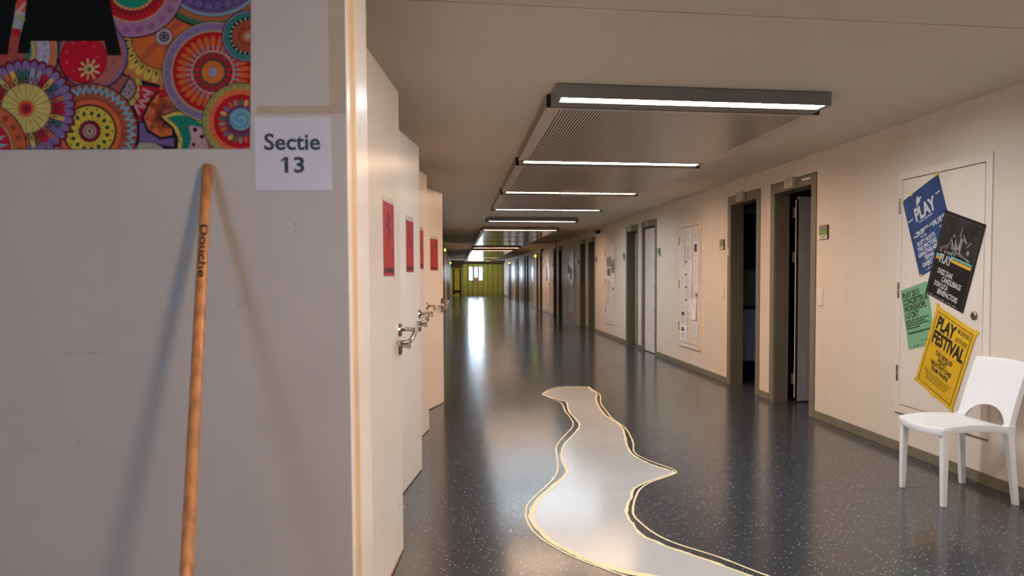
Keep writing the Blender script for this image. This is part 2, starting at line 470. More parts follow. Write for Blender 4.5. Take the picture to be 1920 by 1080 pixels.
for i, (ya, yb, t) in enumerate(pos):
    o = cs if i == 0 else copy_tree(cs)
    o.location = (XW, ya, 1.75)
    tag(o, 'small green and cream cell sign ' + t, 'sign', 'cell name signs')
    o = sw if i == 0 else copy_tree(sw)
    o.location = (XW, yb, 1.15)
    tag(o, 'cream double light switch ' + t, 'switch', 'switches by the cell doors')

# ------------------------------------------------------------------ wall cabinets
def cabinet(name='wall_cabinet'):
    """local: x=0 wall face (room is -x), y 0..0.98 along the wall, z from floor"""
    r = empty(name, (0, 0, 0))
    W = .97
    bm = boxes((-.0115, .0, 0, .055, .30, 2.13), (-.0115, .0, W - .055, W, .30, 2.13), (-.0115, .0, .055, W - .055, 2.075, 2.13), (-.0115, .0, .055, W - .055, .30, .36))
    obj('frame', bm, M_cab, r, bevel=.0015)
    obj('recess', boxes((-.0015, .0, .05, W - .05, .355, 2.08)), M_gapline, r)
    obj('door', boxes((-.011, -.002, .060, W - .060, .366, 2.069)), M_cab, r, bevel=.0015)
    obj('lower_edge', boxes((-.009, .0, .0, W, .292, .2985)), M_gapline, r)
    for zc in (.603, 1.238, 1.877):
        bm = bmesh.new()
        tube(bm, [(-.014, W - .030, zc - .060), (-.014, W - .030, zc - .003)], .0085, 10)
        tube(bm, [(-.014, W - .030, zc + .003), (-.014, W - .030, zc + .060)], .0085, 10)
        box(bm, -.010, -.007, W - .05, W - .012, zc - .055, zc + .055)
        obj('hinge', bm, M_hinge, r)
    bm = bmesh.new()
    tube(bm, [(-.011, .13, 1.086), (-.022, .13, 1.086), (-.026, .13, 1.086)], [.027, .027, .021], 20)
    k = obj('lock', bm, M_hinge, r, smooth=False)
    obj('keyhole', boxes((-.0275, -.0255, .127, .133, 1.074, 1.098)), M_black, k)
    return r
cab0 = cabinet()
cab_y = [4.11] + [9.52 + MOD * k for k in range(0, 8)]
cab_y = [y for y in cab_y if y < YE - 1.2]
names = ['behind the white chair, with four posters', 'between the first and second door pairs, covered in notices', 'between the second and third door pairs, with papers',
         'between the third and fourth door pairs', 'just past the fourth door pair', 'just past the fifth door pair', 'just past the sixth door pair', 'just past the seventh door pair', 'nearest the green end wall']
for i, y in enumerate(cab_y):
    o = cab0 if i == 0 else copy_tree(cab0)
    o.location = (XW, y, 0)
    tag(o, 'cream wall cabinet ' + names[i], 'cabinet', 'flush wall cabinets')

# ------------------------------------------------------------------ notices on the cabinets
def sheet(name, y_far, y_near, z0, z1, x, m, tilt=0.0):
    bm = bmesh.new(); n = 6
    rows = []
    for i in range(n + 1):
        t = i / n; z = z0 + (z1 - z0) * t
        bulge = .0025 * math.sin(t * PI) + (.012 * (1 - t) ** 3 * tilt)
        rows.append((z, x - bulge))
    for (za, xa), (zb, xb) in zip(rows[:-1], rows[1:]):
        v = [bm.verts.new(p) for p in ((xa, y_far, za), (xa, y_near, za), (xb, y_near, zb), (xb, y_far, zb))]
        bm.faces.new(v)
        v = [bm.verts.new(p) for p in ((xa - .0006, y_far, za), (xa - .0006, y_near, za), (xb - .0006, y_near, zb), (xb - .0006, y_far, zb))]
        bm.faces.new(v[::-1])
    bmesh.ops.remove_doubles(bm, verts=bm.verts, dist=1e-5)
    return obj(name, bm, m)
def linefill(parent, y_far, y_near, z0, z1, x, rows, m=None, indent=.15, h=.003):
    bm = bmesh.new(); w = y_far - y_near
    for i in range(rows):
        z = z1 - (i + 1) * (z1 - z0) / (rows + 1)
        l = random.uniform(.5, 1.0)
        a = y_far - w * indent; b = a - (w * (1 - 2 * indent)) * l
        box(bm, x - .0044, x - .0036, b, a, z - h / 2, z + h / 2)
    return obj('text_line', bm, m or mat('grey_ink', (.30, .29, .30), .6, noise=0), parent)
P1 = [(10.172, 9.849, 1.829, 2.038, 'topmost pale notice of the middle column'), (9.815, 9.59, 1.845, 1.998, 'topmost notice of the near column'), (9.812, 9.587, 1.664, 1.841, 'notice with a small dark picture'),
      (10.431, 10.193, 1.525, 1.835, 'thick stapled notice at the hinge side'), (10.169, 9.846, 1.581, 1.821, 'dense text notice above the arrow sheets'), (10.166, 9.843, 1.395, 1.581, 'topmost sheet with a dark corner arrow'),
      (10.163, 9.852, 1.209, 1.395, 'second sheet with a dark corner arrow'), (10.16, 9.861, 1.023, 1.209, 'third sheet with a dark corner arrow'), (10.158, 9.87, .836, 1.022, 'lowest sheet with a dark corner arrow'),
      (9.807, 9.582, 1.175, 1.634, 'long narrow timetable sheet'), (9.803, 9.599, 1.032, 1.175, 'short sheet under the long timetable'), (9.857, 9.663, .726, 1.03, 'loose curled sheet hanging lowest'),
      (10.416, 10.176, 1.166, 1.477, 'grey letter below the thick stapled notice'), (10.395, 10.082, .642, .864, 'white sheet with black block heading'), (10.392, 10.079, .411, .634, 'lowest white sheet with centred black lines'),
      (9.818, 9.592, .487, .706, 'faint pale sheet at the bottom near corner')]
M_papers = [mat('paper_a', (.86, .83, .84), .5), mat('paper_b', (.78, .75, .76), .5), mat('paper_c', (.90, .88, .90), .5)]
for i, (yf, yn, z0, z1, t) in enumerate(P1):
    x = XW - .0125 - .0012 * (i % 4)
    s = sheet('notice_sheet', yf, yn, z0, z1, x, M_papers[i % 3], 1.0 if i == 11 else 0)
    tag(s, t + ' on the cabinet past the second door', 'notice', 'notices on the wall cabinet')
    if i in (13, 14):
        linefill(s, yf, yn, z0 + .11, z1 - .03, x, 2, M_ink, .2, .022); linefill(s, yf, yn, z0 + .01, z0 + .11, x, 3, M_ink, .3, .006)
    else:
        linefill(s, yf, yn, z0 + .02, z1 - .03, x, max(3, int((z1 - z0) / .028)))
    if i in (5, 6, 7, 8):
        bm = bmesh.new()
        v = [bm.verts.new(p) for p in ((x - .0046, yf - .01, z1 - .04), (x - .0046, yf - .13, z1 - .012), (x - .0046, yf - .12, z1 - .005), (x - .0046, yf - .01, z1 - .015))]
        bm.faces.new(v); obj('corner_arrow', bm, M_ink, s)
    if i == 2:
        obj('picture_block', boxes((x - .005, x - .0042, yn + .06, yf - .06, z0 + .03, z0 + .14)), M_ink, s)
P2 = [(15.448, 14.965, 1.748, 2.043, 'pale top sheet'), (15.729, 15.26, 1.566, 1.779, 'grey lilac picture sheet'), (15.229, 14.913, 1.422, 1.71, 'dark streaked picture sheet'), (15.672, 15.337, 1.365, 1.531, 'small dark figure picture'),
      (15.729, 15.447, .996, 1.282, 'cream leaflet'), (15.309, 14.989, .774, 1.087, 'bright white sheet'), (15.729, 15.502, .721, .936, 'beige leaflet at the bottom')]
Mp = [M_papers[0], mat('pic_lilac', (.30, .26, .30), .5, noise=.5, scale=9), mat('pic_dark', (.34, .30, .32), .5, noise=.6, scale=7), mat('pic_fig', (.20, .17, .17), .5, noise=.6, scale=12), mat('pap_cream', (.72, .62, .50), .5), M_paper, MATS['pap_cream']]
for i, (yf, yn, z0, z1, t) in enumerate(P2):
    s = sheet('notice_sheet', yf, yn, z0, z1, XW - .0125 - .0012 * (i % 3), Mp[i])
    tag(s, t + ' on the cabinet between the second and third door pairs', 'notice', 'papers on the third cabinet')
P3 = [(21.374, 20.98, 1.454, 1.692, 'grey picture'), (20.95, 20.669, 1.263, 1.597, 'lilac sheet'), (20.475, 20.15, 1.327, 1.604, 'pale blue sheet'), (21.4, 21.1, .923, 1.165, 'brown leaflet')]
Mq = [MATS['pic_fig'], MATS['pic_lilac'], M_paper, MATS['pap_cream']]
for i, (yf, yn, z0, z1, t) in enumerate(P3):
    s = sheet('notice_sheet', yf, yn, z0, z1, XW - .0125, Mq[i])
    tag(s, t + ' on the cabinet between the third and fourth door pairs', 'notice', 'papers on the fourth cabinet')
for yf, t in ((26.6, 'the cabinet past the fourth door pair'),):
    s = sheet('notice_sheet', yf, yf - .35, 1.2, 1.75, XW - .0125, MATS['pic_lilac'])
    tag(s, 'tall narrow purple grey sheet on ' + t, 'notice')

# ------------------------------------------------------------------ posters
def poster(name, ytl, ztl, th, W, H, x, m, wav=.003, seed=0):
    """origin at top-left corner, local x right (towards the viewer), y up, z out of the wall"""
    th = math.radians(th)
    ax = Vector((0, -math.cos(th), math.sin(th))); ay = Vector((0, math.sin(th), math.cos(th))); az = Vector((-1, 0, 0))
    Mx = Matrix.Identity(4)
    for i in range(3): Mx[i][0], Mx[i][1], Mx[i][2] = ax[i], ay[i], az[i]
    Mx[0][3], Mx[1][3], Mx[2][3] = x, ytl, ztl
    bm = bmesh.new(); nx, ny = 10, 14
    g = []
    rnd = random.Random(seed)
    for sgn, dz in ((1, 0.0), (-1, -.0004)):
        gg = [[bm.verts.new((W * i / nx, -H * j / ny, dz)) for j in range(ny + 1)] for i in range(nx + 1)]
        for i in range(nx):
            for j in range(ny):
                q = [gg[i][j], gg[i + 1][j], gg[i + 1][j + 1], gg[i][j + 1]]
                bm.faces.new(q if sgn < 0 else q[::-1])
        g.append(gg)
    me = bpy.data.meshes.new(name); bm.to_mesh(me); bm.free(); me.materials.append(m)
    o = bpy.data.objects.new(name, me); COL.objects.link(o); o.matrix_world = Mx
    return o
def rects(name, parent, rs, m, z=.0006):
    bm = bmesh.new()
    for x0, x1, y0, y1 in rs: box(bm, x0, x1, y0, y1, z, z + .0002)
    return obj(name, bm, m, parent)
def poly(name, parent, pts, m, z=.0008):
    bm = bmesh.new()
    fl = [bm.verts.new((p[0], p[1], z)) for p in pts]
    for tri in tessellate_polygon([[Vector((p[0], p[1], 0)) for p in pts]]): bm.faces.new([fl[i] for i in tri])
    return obj(name, bm, m, parent)
M_tapey = mat('yellow_tape', (.75, .68, .03), .4)
# blue
M_blue = mat('poster_blue', (.022, .065, .20), .55, noise=.25, scale=5, spec=.3)
b = poster('blue_poster', 5.018, 1.910, 21.0, .425, .613, XW - .0125, M_blue)
tag(b, 'blue PLAY poster taped highest on the cabinet door, partly under the black one', 'poster')
text('title', 'PLAY', b, .095, -.215, .135, M_inkw, bold=.005, width=.235)
text('side_words', 'festival', b, .010, -.185, .018, M_inkw, width=.06, bold=.001); text('side_words', 'festival', b, .355, -.125, .018, M_inkw, width=.05, bold=.001)
text('subtitle', 'muziek in de gevangenis', b, .125, -.238, .017, M_inkw, width=.155, bold=.0006)
text('date', '29.09', b, .065, -.325, .052, M_inkw, width=.095, bold=.002); text('date', '04.10', b, .255, -.325, .055, M_inkw, width=.10, bold=.002)
text('date_small', 'ma', b, .035, -.322, .028, M_inkw, width=.024, bold=.001); text('date_small', '2014', b, .165, -.305, .024, M_inkw, width=.042, bold=.001)
text('date_small', 'za', b, .228, -.305, .026, M_inkw, width=.022, bold=.001); text('date_small', '2014', b, .36, -.305, .026, M_inkw, width=.045, bold=.001)
rects('dash', b, [(.213, .222, -.309, -.300)], M_inkw)
text('small_heading', 'CONCERTEN', b, .10, -.350, .015, M_inkw, width=.075, bold=.0005)
for i, (t, xx, ww) in enumerate((('RUSTY ROOTS', .055, .20), ('THE SPECTORS', .045, .215), ('GANGTHELABEL', .035, .235), ('TIEWAI', .095, .105), ('GARRET FREY', .055, .20))):
    text('band_name', t, b, xx, -.397 - i * .041, .045, M_inkw, width=ww, bold=.0012)
for i, t in enumerate(('WORKSHOPS', '&', 'MUZIEK EN', 'DANS', 'JAM', 'FILM')):
    text('side_list', t, b, .345 - len(t) * .003, -.365 - i * .030, .020, M_inkw, bold=.0008, sx=.7)
rects('footer_mark', b, [(.075, .10, -.589, -.586), (.108, .12, -.592, -.580), (.128, .15, -.589, -.586), (.16, .175, -.591, -.583), (.19, .23, -.588, -.584), (.12, .128, -.572, -.56), (.15, .156, -.572, -.56)], M_inkw)
poly('emblem', b, [(.165, -.040), (.180, -.052), (.178, -.064), (.197, -.060), (.215, -.066), (.203, -.075), (.192, -.079), (.188, -.090), (.166, -.100), (.146, -.108), (.132, -.128), (.137, -.105), (.146, -.092), (.142, -.078), (.153, -.068), (.148, -.055), (.160, -.056)], M_inkw)
for q in ((-.012, .012, -.012, .010, -.0006, .0004), (.100, .125, -.008, .012, -.0006, .0004), (.40, .432, -.006, .014, -.0006, .0004), (.008, .03, -.618, -.598, -.0006, .0004), (.37, .395, -.004, .012, -.0006, .0004)):
    obj('tape', boxes(q), M_tapey, b)
# green
M_greenp = mat('poster_green', (.20, .46, .25), .55, noise=.04, scale=6)
g = poster('green_poster', 5.023, 1.235, 13.9, .312, .455, XW - .0130, M_greenp)
tag(g, 'green PLAY 2013 concerten and workshops poster, smallest on the cabinet door', 'poster')
for i, (t, ww) in enumerate((('PLAY 2013', .21), ('CONCERTEN &', .30), ('WORKSHOPS', .27), ('1-5 OKT', .165))):
    text('heading', t, g, .014, -.072 - i * .052, .062, M_ink, width=ww * .94, bold=.0022)
for i, ww in enumerate((.285, .23, .275, .165)):
    text('small_print', 'KLEINE TEKST OVER HET FESTIVAL', g, .014, -.252 - i * .0185, .0165, M_ink, width=ww * .95, bold=.0008)
text('small_print', 'WORKSHOPS EN CONCERTEN VAN OKTOBER', g, .022, -.345, .019, M_ink, width=.27, bold=.001)
rects('footer_mark', g, [(.10, .125, -.412, -.410), (.14, .144, -.415, -.405), (.165, .172, -.415, -.405), (.19, .196, -.415, -.405), (.212, .225, -.414, -.404), (.02, .05, -.440, -.438), (.06, .09, -.441, -.436), (.10, .13, -.442, -.434), (.14, .15, -.440, -.435), (.165, .17, -.440, -.434), (.19, .215, -.439, -.436), (.23, .25, -.440, -.434)], M_ink)
# black
M_blackp = mat('poster_black', (.010, .010, .012), .55, noise=.1, spec=.25)
k = poster('black_poster', 4.535, 1.803, -18.8, .408, .610, XW - .0150, M_blackp)
tag(k, 'black PLAY poster with a grey concert photograph, overlapping the blue one', 'poster')
rects('thin_border', k, [(.014, .016, -.595, -.022), (.388, .390, -.595, -.022), (.014, .390, -.024, -.022)], mat('border_grey', (.16, .15, .15), .5, noise=0))
rects('photo', k, [(.018, .386, -.282, -.026)], mat('concert_grey', (.022, .020, .021), .55, noise=.7, scale=7, spec=.25))
G1 = mat('figure_grey', (.26, .25, .26), .5, noise=.35, scale=30); G2 = mat('figure_dim', (.11, .105, .11), .5, noise=.4, scale=30)
def strokes(name, parent, segs, m, z):
    bm = bmesh.new()
    for (x0, y0, x1, y1, w0, w1) in segs:
        d = Vector((x1 - x0, y1 - y0)); nrm = Vector((-d.y, d.x)).normalized()
        v = [bm.verts.new(p) for p in ((x0 + nrm.x * w0, y0 + nrm.y * w0, z), (x1 + nrm.x * w1, y1 + nrm.y * w1, z), (x1 - nrm.x * w1, y1 - nrm.y * w1, z), (x0 - nrm.x * w0, y0 - nrm.y * w0, z))]
        bm.faces.new(v)
    return obj(name, bm, m, parent)
strokes('figure_print', k, [(.225, -.255, .228, -.125, .017, .012), (.228, -.125, .285, -.165, .014, .006), (.165, -.235, .150, -.155, .018, .012), (.150, -.135, .152, -.165, .011, .011),
                      (.150, -.16, .215, -.245, .014, .016), (.205, -.13, .215, -.07, .005, .003), (.312, -.235, .316, -.205, .012, .012), (.305, -.26, .345, -.275, .009, .006), (.29, -.19, .325, -.145, .005, .003)], G1, .0010)
strokes('figure_print', k, [(.045, -.262, .12, -.22, .012, .010), (.12, -.22, .135, -.165, .010, .008), (.09, -.275, .14, -.20, .006, .006), (.165, -.25, .21, -.27, .02, .01), (.24, -.25, .30, -.262, .012, .008), (.35, -.11, .36, -.112, .006, .006), (.06, -.115, .068, -.118, .006, .006)], G2, .0012)
M_cyan, M_amber, M_orange = mat('stripe_cyan', (.16, .50, .50), .5, noise=0), mat('stripe_amber', (.75, .42, .03), .5, noise=0), mat('tag_orange', (.55, .20, .05), .5, noise=0)
for q in ((.020, .060, -.318, -.300), (.170, .378, -.296, -.275)): rects('cyan_stripe', k, [q], M_cyan)
for q in ((.020, .060, -.338, -.320), (.170, .378, -.322, -.301)): rects('amber_stripe', k, [q], M_amber)
text('outlined_title', 'PLAY', k, .062, -.350, .078, M_inkw, width=.125, bold=.004, z=.0010)
text('title_core', 'PLAY', k, .068, -.347, .066, M_ink, width=.112, bold=-.0008, z=.0014)
rects('small_tag', k, [(.045, .062, -.283, -.268), (.092, .108, -.281, -.266)], M_orange, .0014)
rects('small_tag', k, [(.120, .175, -.279, -.262)], mat('tag_teal', (.10, .28, .22), .5, noise=0), .0014)
for i, (t, xx, ww) in enumerate((('ONZE ZAAK', .068, .175), ('CANDLEBAGS', .130, .215), ('DON LUCA', .065, .155), ('BENEFACTORS', .115, .230))):
    text('band_name', t, k, xx, -.430 - i * .046, .052, M_inkw, width=ww * .93, bold=.0009, shear=.15)
rects('footer_print', k, [(.02 + i * .021, .02 + i * .021 + random.uniform(.006, .017), -.603 + .004 * (i % 2), -.5975 + .003 * (i % 3)) for i in range(16)], M_inkw)
# yellow
M_yel = mat('poster_yellow', (.80, .47, .012), .5, noise=.05, scale=5)
yl = poster('yellow_poster', 4.600, 1.140, -22.2, .424, .602, XW - .0165, M_yel)
tag(yl, 'yellow PLAY FESTIVAL poster taped lowest on the cabinet door, above the white chair', 'poster')
rects('black_border', yl, [(.026, .031, -.575, -.032), (.393, .398, -.575, -.032), (.026, .398, -.037, -.032), (.026, .398, -.575, -.570)], M_ink)
text('title', 'PLAY', yl, .050, -.146, .128, M_ink, width=.195, bold=.0055)
text('title', 'FESTIVAL', yl, .045, -.255, .130, M_ink, width=.335, bold=.0055)
text('date', 'MA 28.09.2015', yl, .262, -.085, .042, M_ink, width=.118, bold=.0006); text('date_link', 't/m', yl, .312, -.103, .012, M_ink); text('date', 'ZAT 03.10.2015', yl, .262, -.143, .042, M_ink, width=.118, bold=.0006)
rects('rule', yl, [(.262, .382, -.050, -.0485), (.262, .382, -.1535, -.152), (.040, .384, -.277, -.2752), (.040, .384, -.455, -.4535), (.040, .384, -.536, -.535)], M_ink)
for i, (t, ww) in enumerate((('THE DEVILLES', .185), ('PIQUET', .10), ('NIGHTWITCHES', .225), ('TEAM PANINI', .19))):
    text('band_name', t, yl, .212 - ww / 2, -.324 - i * .0395, .044, M_ink, width=ww, bold=.0015)
for i, ww in enumerate((.29, .25, .24, .21)):
    text('small_print', 'Festival in en om de oude gevangenis van de stad', yl, .205 - ww / 2, -.474 - i * .0165, .014, M_ink, width=ww, bold=.0003)
rects('footer_print', yl, [(.045 + i * .028, .045 + i * .028 + random.uniform(.008, .022), -.556, -.5535) for i in range(12)], M_ink)
for q in ((-.014, .016, -.012, .016, -.0006, .0004), (.405, .436, -.020, .012, -.0006, .0004), (-.014, .012, -.612, -.588, -.0006, .0004), (.41, .43, -.615, -.585, -.0006, .0004), (.18, .23, -.614, -.598, -.0006, .0004)):
    obj('tape', boxes(q), mat('tape_amber', (.78, .55, .03), .4), yl)

# ------------------------------------------------------------------ chair
def chair():
    r = empty('white_chair', (3.02, 3.96, 0))
    ox, oy = 3.02, 3.96
    # seat: thin saddle shell with downturned apron
    bm = bmesh.new(); N = 16; top = []; bot = []
    for i in range(N + 1):
        u = i / N; rt = []; rb = []
        for j in range(N + 1):
            v = 2 * j / N - 1
            hw = .205 + .004 * u
            fx = -.235 - .030 * (1 - v * v) * (1 - u) ** 2
            x = fx + (.185 - fx) * u
            z = .463 + .016 * math.sin(PI * u) * v * v - .012 * math.sin(PI * u) * (1 - v * v) - .010 * (1 - v * v) * (1 - u) ** 3
            if u > .9: z -= .006 * (u - .9) / .1
            th = .046 if (abs(v) > .9 or i <= 1 or i >= N - 1) else .016
            yy = v * hw
            rt.append(bm.verts.new((x, yy, z))); rb.append(bm.verts.new((x, yy, z - th)))
        top.append(rt); bot.append(rb)
    for i in range(N):
        for j in range(N):
            bm.faces.new((top[i][j], top[i + 1][j], top[i + 1][j + 1], top[i][j + 1]))
            bm.faces.new((bot[i][j], bot[i][j + 1], bot[i + 1][j + 1], bot[i + 1][j]))
    for j in range(N):
        bm.faces.new((top[0][j], top[0][j + 1], bot[0][j + 1], bot[0][j])); bm.faces.new((top[N][j], bot[N][j], bot[N][j + 1], top[N][j + 1]))
        bm.faces.new((top[j][0], bot[j][0], bot[j + 1][0], top[j + 1][0])); bm.faces.new((top[j][N], top[j + 1][N], bot[j + 1][N], bot[j][N]))
    o = obj('seat', bm, M_white, r, smooth=True, bevel=.004)
    # backrest shell with arched cut-out, its posts running on into the rear legs
    bm = bmesh.new(); N = 40; T = 14
    F = []; B = []
    for i in range(N + 1):
        s = -1 + 2 * i / N
        if abs(s) < .80: zb = .418 + .135 * (1 - (abs(s) / .80) ** 2.2) ** .5
        else: zb = .41
        fr = []; bk = []
        for j in range(T + 1):
            z = zb + ((.838 - .006 * s * s) - zb) * j / T
            k = max(0, (z - .43) / .40)
            x = .170 + .125 * k ** 1.15 + .022 * (1 - s * s)
            hw = .216 - .006 * k
            th = .020 + .022 * max(0, (abs(s) - .75) / .25) * (1 - .3 * k)
            fr.append(bm.verts.new((x, s * hw, z))); bk.append(bm.verts.new((x + th, s * hw, z)))
        F.append(fr); B.append(bk)
    for i in range(N):
        for j in range(T):
            bm.faces.new((F[i][j], F[i + 1][j], F[i + 1][j + 1], F[i][j + 1])); bm.faces.new((B[i][j], B[i][j + 1], B[i + 1][j + 1], B[i + 1][j]))
        bm.faces.new((F[i][0], B[i][0], B[i + 1][0], F[i + 1][0])); bm.faces.new((F[i][T], F[i + 1][T], B[i + 1][T], B[i][T]))
    for j in range(T):
        bm.faces.new((F[0][j], F[0][j + 1], B[0][j + 1], B[0][j])); bm.faces.new((F[N][j], B[N][j], B[N][j + 1], F[N][j + 1]))
    obj('backrest', bm, M_white, r, smooth=True, bevel=.003)
    def leg(tx, ty, bx, by, wt, wb, zt=.455, mx=None):
        bm = bmesh.new(); rings = []
        n = 8
        for i in range(n + 1):
            t = i / n; z = zt * (1 - t)
            cx = tx + (bx - tx) * (t ** 1.35 if mx else t); cy_ = ty + (by - ty) * t
            a = (wt + (wb - wt) * t) / 2
            if i == 0: a *= 1.25
            rings.append([bm.verts.new((cx + p * a, cy_ + q * a, z)) for p, q in ((-1, -1), (1, -1), (1, 1), (-1, 1))])
        for i in range(n):
            for q in range(4): bm.faces.new((rings[i][q], rings[i][(q + 1) % 4], rings[i + 1][(q + 1) % 4], rings[i + 1][q]))
        bm.faces.new(rings[0]); bm.faces.new(rings[-1][::-1])
        lg = obj('leg', bm, M_white, r, bevel=.005)
        obj('glide', boxes((bx - wb / 2 + .003, bx + wb / 2 - .003, by - wb / 2 + .003, by + wb / 2 - .003, -.0005, .004)), M_black, lg)
    for s in (-1, 1):
        leg(-.212, s * .186, -.214, s * .193, .042, .029)
        leg(.190, s * .200, .225, s * .222, .042, .032, .47, True)
    return r
ch = chair()
tag(ch, 'white plastic chair with an arched opening under its backrest, in front of the posters', 'chair')

# ------------------------------------------------------------------ lamps and ceiling panels
XA, XB = .598, 2.345
ZB = 2.42       # underside of the ceiling fixtures
def lamp(y0, em, first, side=1):
    r = empty('ceiling_lamp', (0, y0, 0))
    bm = boxes((XA, XB, 0, .012, ZB, ZC - .004), (XA, XB, .12, .25, ZB, ZC - .004), (XA, XA + .035, .012, .12, ZB, ZC - .004), (XB - .035, XB, .012, .12, ZB, ZC - .004), (XA + .035, XB - .035, .012, .12, ZB + .05, ZC - .004))
    obj('housing', bm, M_lamphouse, r)
    obj('rear_shade_strip', boxes((.573, 2.40, .2505, .264, ZB - .001, ZC - .006)), M_black, r)  # solid black strip drawn for the shaded gap between lamp and panel
    obj('top_shade_strip', boxes((XA + .01, XB - .01, .01, .24, ZC - .005, ZC + .0005)), M_black, r)  # black strip painting the shadow line where the housing meets the ceiling
    obj('diffuser', boxes((XA + .036, XB - .036, .013, .119, ZB + .012, ZB + .016)), em, r)
    return r
lamp_specs = [(4.245, E_cool), (6.60, E_warm), (9.02, E_warm), (11.34, E_cool), (13.72, E_cool), (16.34, E_warm), (26.5, E_warm), (29.2, E_warm), (40.4, E_warm), (48.4, E_warm), (-.15, E_warm), (2.06, E_neut)]
lw = ['cool white ceiling lamp nearest, its whole front showing', 'warm ceiling lamp between the two nearest perforated panels', 'warm ceiling lamp with a small sign bracket under its middle', 'pale ceiling lamp ending the near run of perforated panels',
      'cool ceiling lamp alone on the bare ceiling', 'warm ceiling lamp starting the glossy middle panels', 'warm far ceiling lamp past the middle panels', 'warm far ceiling lamp starting the last panels', 'dim warm ceiling lamp near the end grille', 'last warm ceiling lamp before the end grille',
      'warm ceiling lamp over the entrance, behind the viewpoint', 'neutral ceiling lamp just before the nearest one seen'
      ]
protos = {}
for (y, e), t in zip(lamp_specs, lw):
    if e.name in protos:
        o = copy_tree(protos[e.name]); o.location = (0, y, 0)
    else:
        o = lamp(y, e, t); protos[e.name] = o
    tag(o, t, 'lamp', 'strip lamps across the corridor')
def cpanel(y0, y1, label, perf=True, group='ceiling panels'):
    r = empty('ceiling_panel', (.573, y0, ZB)); L = y1 - y0; W = 1.828
    e = .085
    H = ZC - ZB - .012
    bm = boxes((0, W, 0, e * .6, 0, H), (0, W, L - e * .6, L, 0, H), (0, e, e * .6, L - e * .6, 0, H), (W - e, W, e * .6, L - e * .6, 0, H))
    obj('border', bm, M_panelborder, r, bevel=.001)
    obj('side_skirt', boxes((-.002, -.0002, 0.0, L, .004, H)), M_lamphouse, r)
    obj('perforated_sheet' if perf else 'glossy_sheet', boxes((e, W - e, e * .6, L - e * .6, .002, H - .002)), M_perf if perf else M_glossp, r)
    obj('gap_shade', boxes((.02, W - .02, .02, L - .02, H, H + .0125)), M_black, r)  # black sheet drawn as the shade between panel and ceiling
    bm = bmesh.new()
    for q in range(4):
        for ee in (.022, L - .022): tube(bm, [(.12 + (W - .24) * q / 3, ee, -.002), (.12 + (W - .24) * q / 3, ee, .001)], .004, 8)
    obj('screw', bm, M_black, r)
    tag(r, label, 'ceiling panel', group)
cpanel(4.51, 6.57, 'largest perforated metal ceiling panel, just behind the nearest lamp')
cpanel(6.88, 8.98, 'second perforated metal ceiling panel, behind the second lamp')
cpanel(9.36, 11.31, 'third perforated metal ceiling panel, between the bracket lamp and the pale lamp')
cpanel(16.66, 19.2, 'glossy panel nearest in the middle run, behind the sixth lamp', False)
cpanel(19.28, 21.7, 'middle glossy panel of the middle run', False)
cpanel(21.78, 24.4, 'last glossy panel of the middle run, by the dark ceiling joint', False)
cpanel(29.5, 40.3, 'long far panel mirroring the end window', False)
cpanel(40.8, 48.3, 'farthest panel before the green end', False)
def bracket(y, t):
    r = empty('sign_bracket', (1.34, y, 2.39))
    bm = bmesh.new()
    box(bm, 0, .356, 0, .012, 0, .006); box(bm, 0, .356, 0, .012, .042, .048); box(bm, 0, .008, 0, .012, .006, .042); box(bm, .348, .356, 0, .012, .006, .042)
    obj('outline', bm, M_white, r)
    tag(r, t, 'bracket', 'sign brackets')
bracket(9.0, 'thin pale sign bracket under the third ceiling lamp')
bracket(26.45, 'thin pale sign bracket under the far seventh lamp')
# ceiling detector and cameras
def camera_thing(x, y, z, label, s=1.0):
    r = empty('security_camera', (x, y, z))
    obj('bracket', boxes((-.12, 0, -.015, .015, .02, .05), (-.012, 0, -.05, .05, -.04, .07)), M_switch, r, bevel=.003)
    bm = bmesh.new(); tube(bm, [(-.15, .10, 0), (-.13, -.02, 0), (-.12, -.09, 0)], [.035, .05, .05], 14)
    obj('body', bm, M_black, r, smooth=False)
    tag(r, label, 'camera', 'security cameras')
camera_thing(XW, 16.2, 2.38, 'black security camera on a pale wall mount above the third cabinet')
camera_thing(XW, 27.0, 2.36, 'small brown looking security camera past the ceiling joint')
for (x, y, z, t) in ((-.41, 25.0, 2.28, 'yellow green glowing exit light nearest on the door side'), (-.40, 47.5, 2.27, 'yellow green glowing exit light by the green doorway'), (XW - .03, 30.1, 2.23, 'yellow green glowing exit light above the fifth door pair'), (XW - .03, 45.0, 2.22, 'faint glowing exit light nearest the green wall')):
    bm = bmesh.new(); bmesh.ops.create_uvsphere(bm, u_segments=10, v_segments=8, radius=.05)
    r = empty('exit_light', (x, y, z)); l = obj('glow_dome', bm, E_led, r, smooth=True)
    wallx = XL if x < 1 else XW
    obj('base', boxes((min(wallx, x) - x, max(wallx, x) - x, -.04, .04, -.04, .04)), M_black, r)
    tag(r, t, 'exit light', 'exit lights')

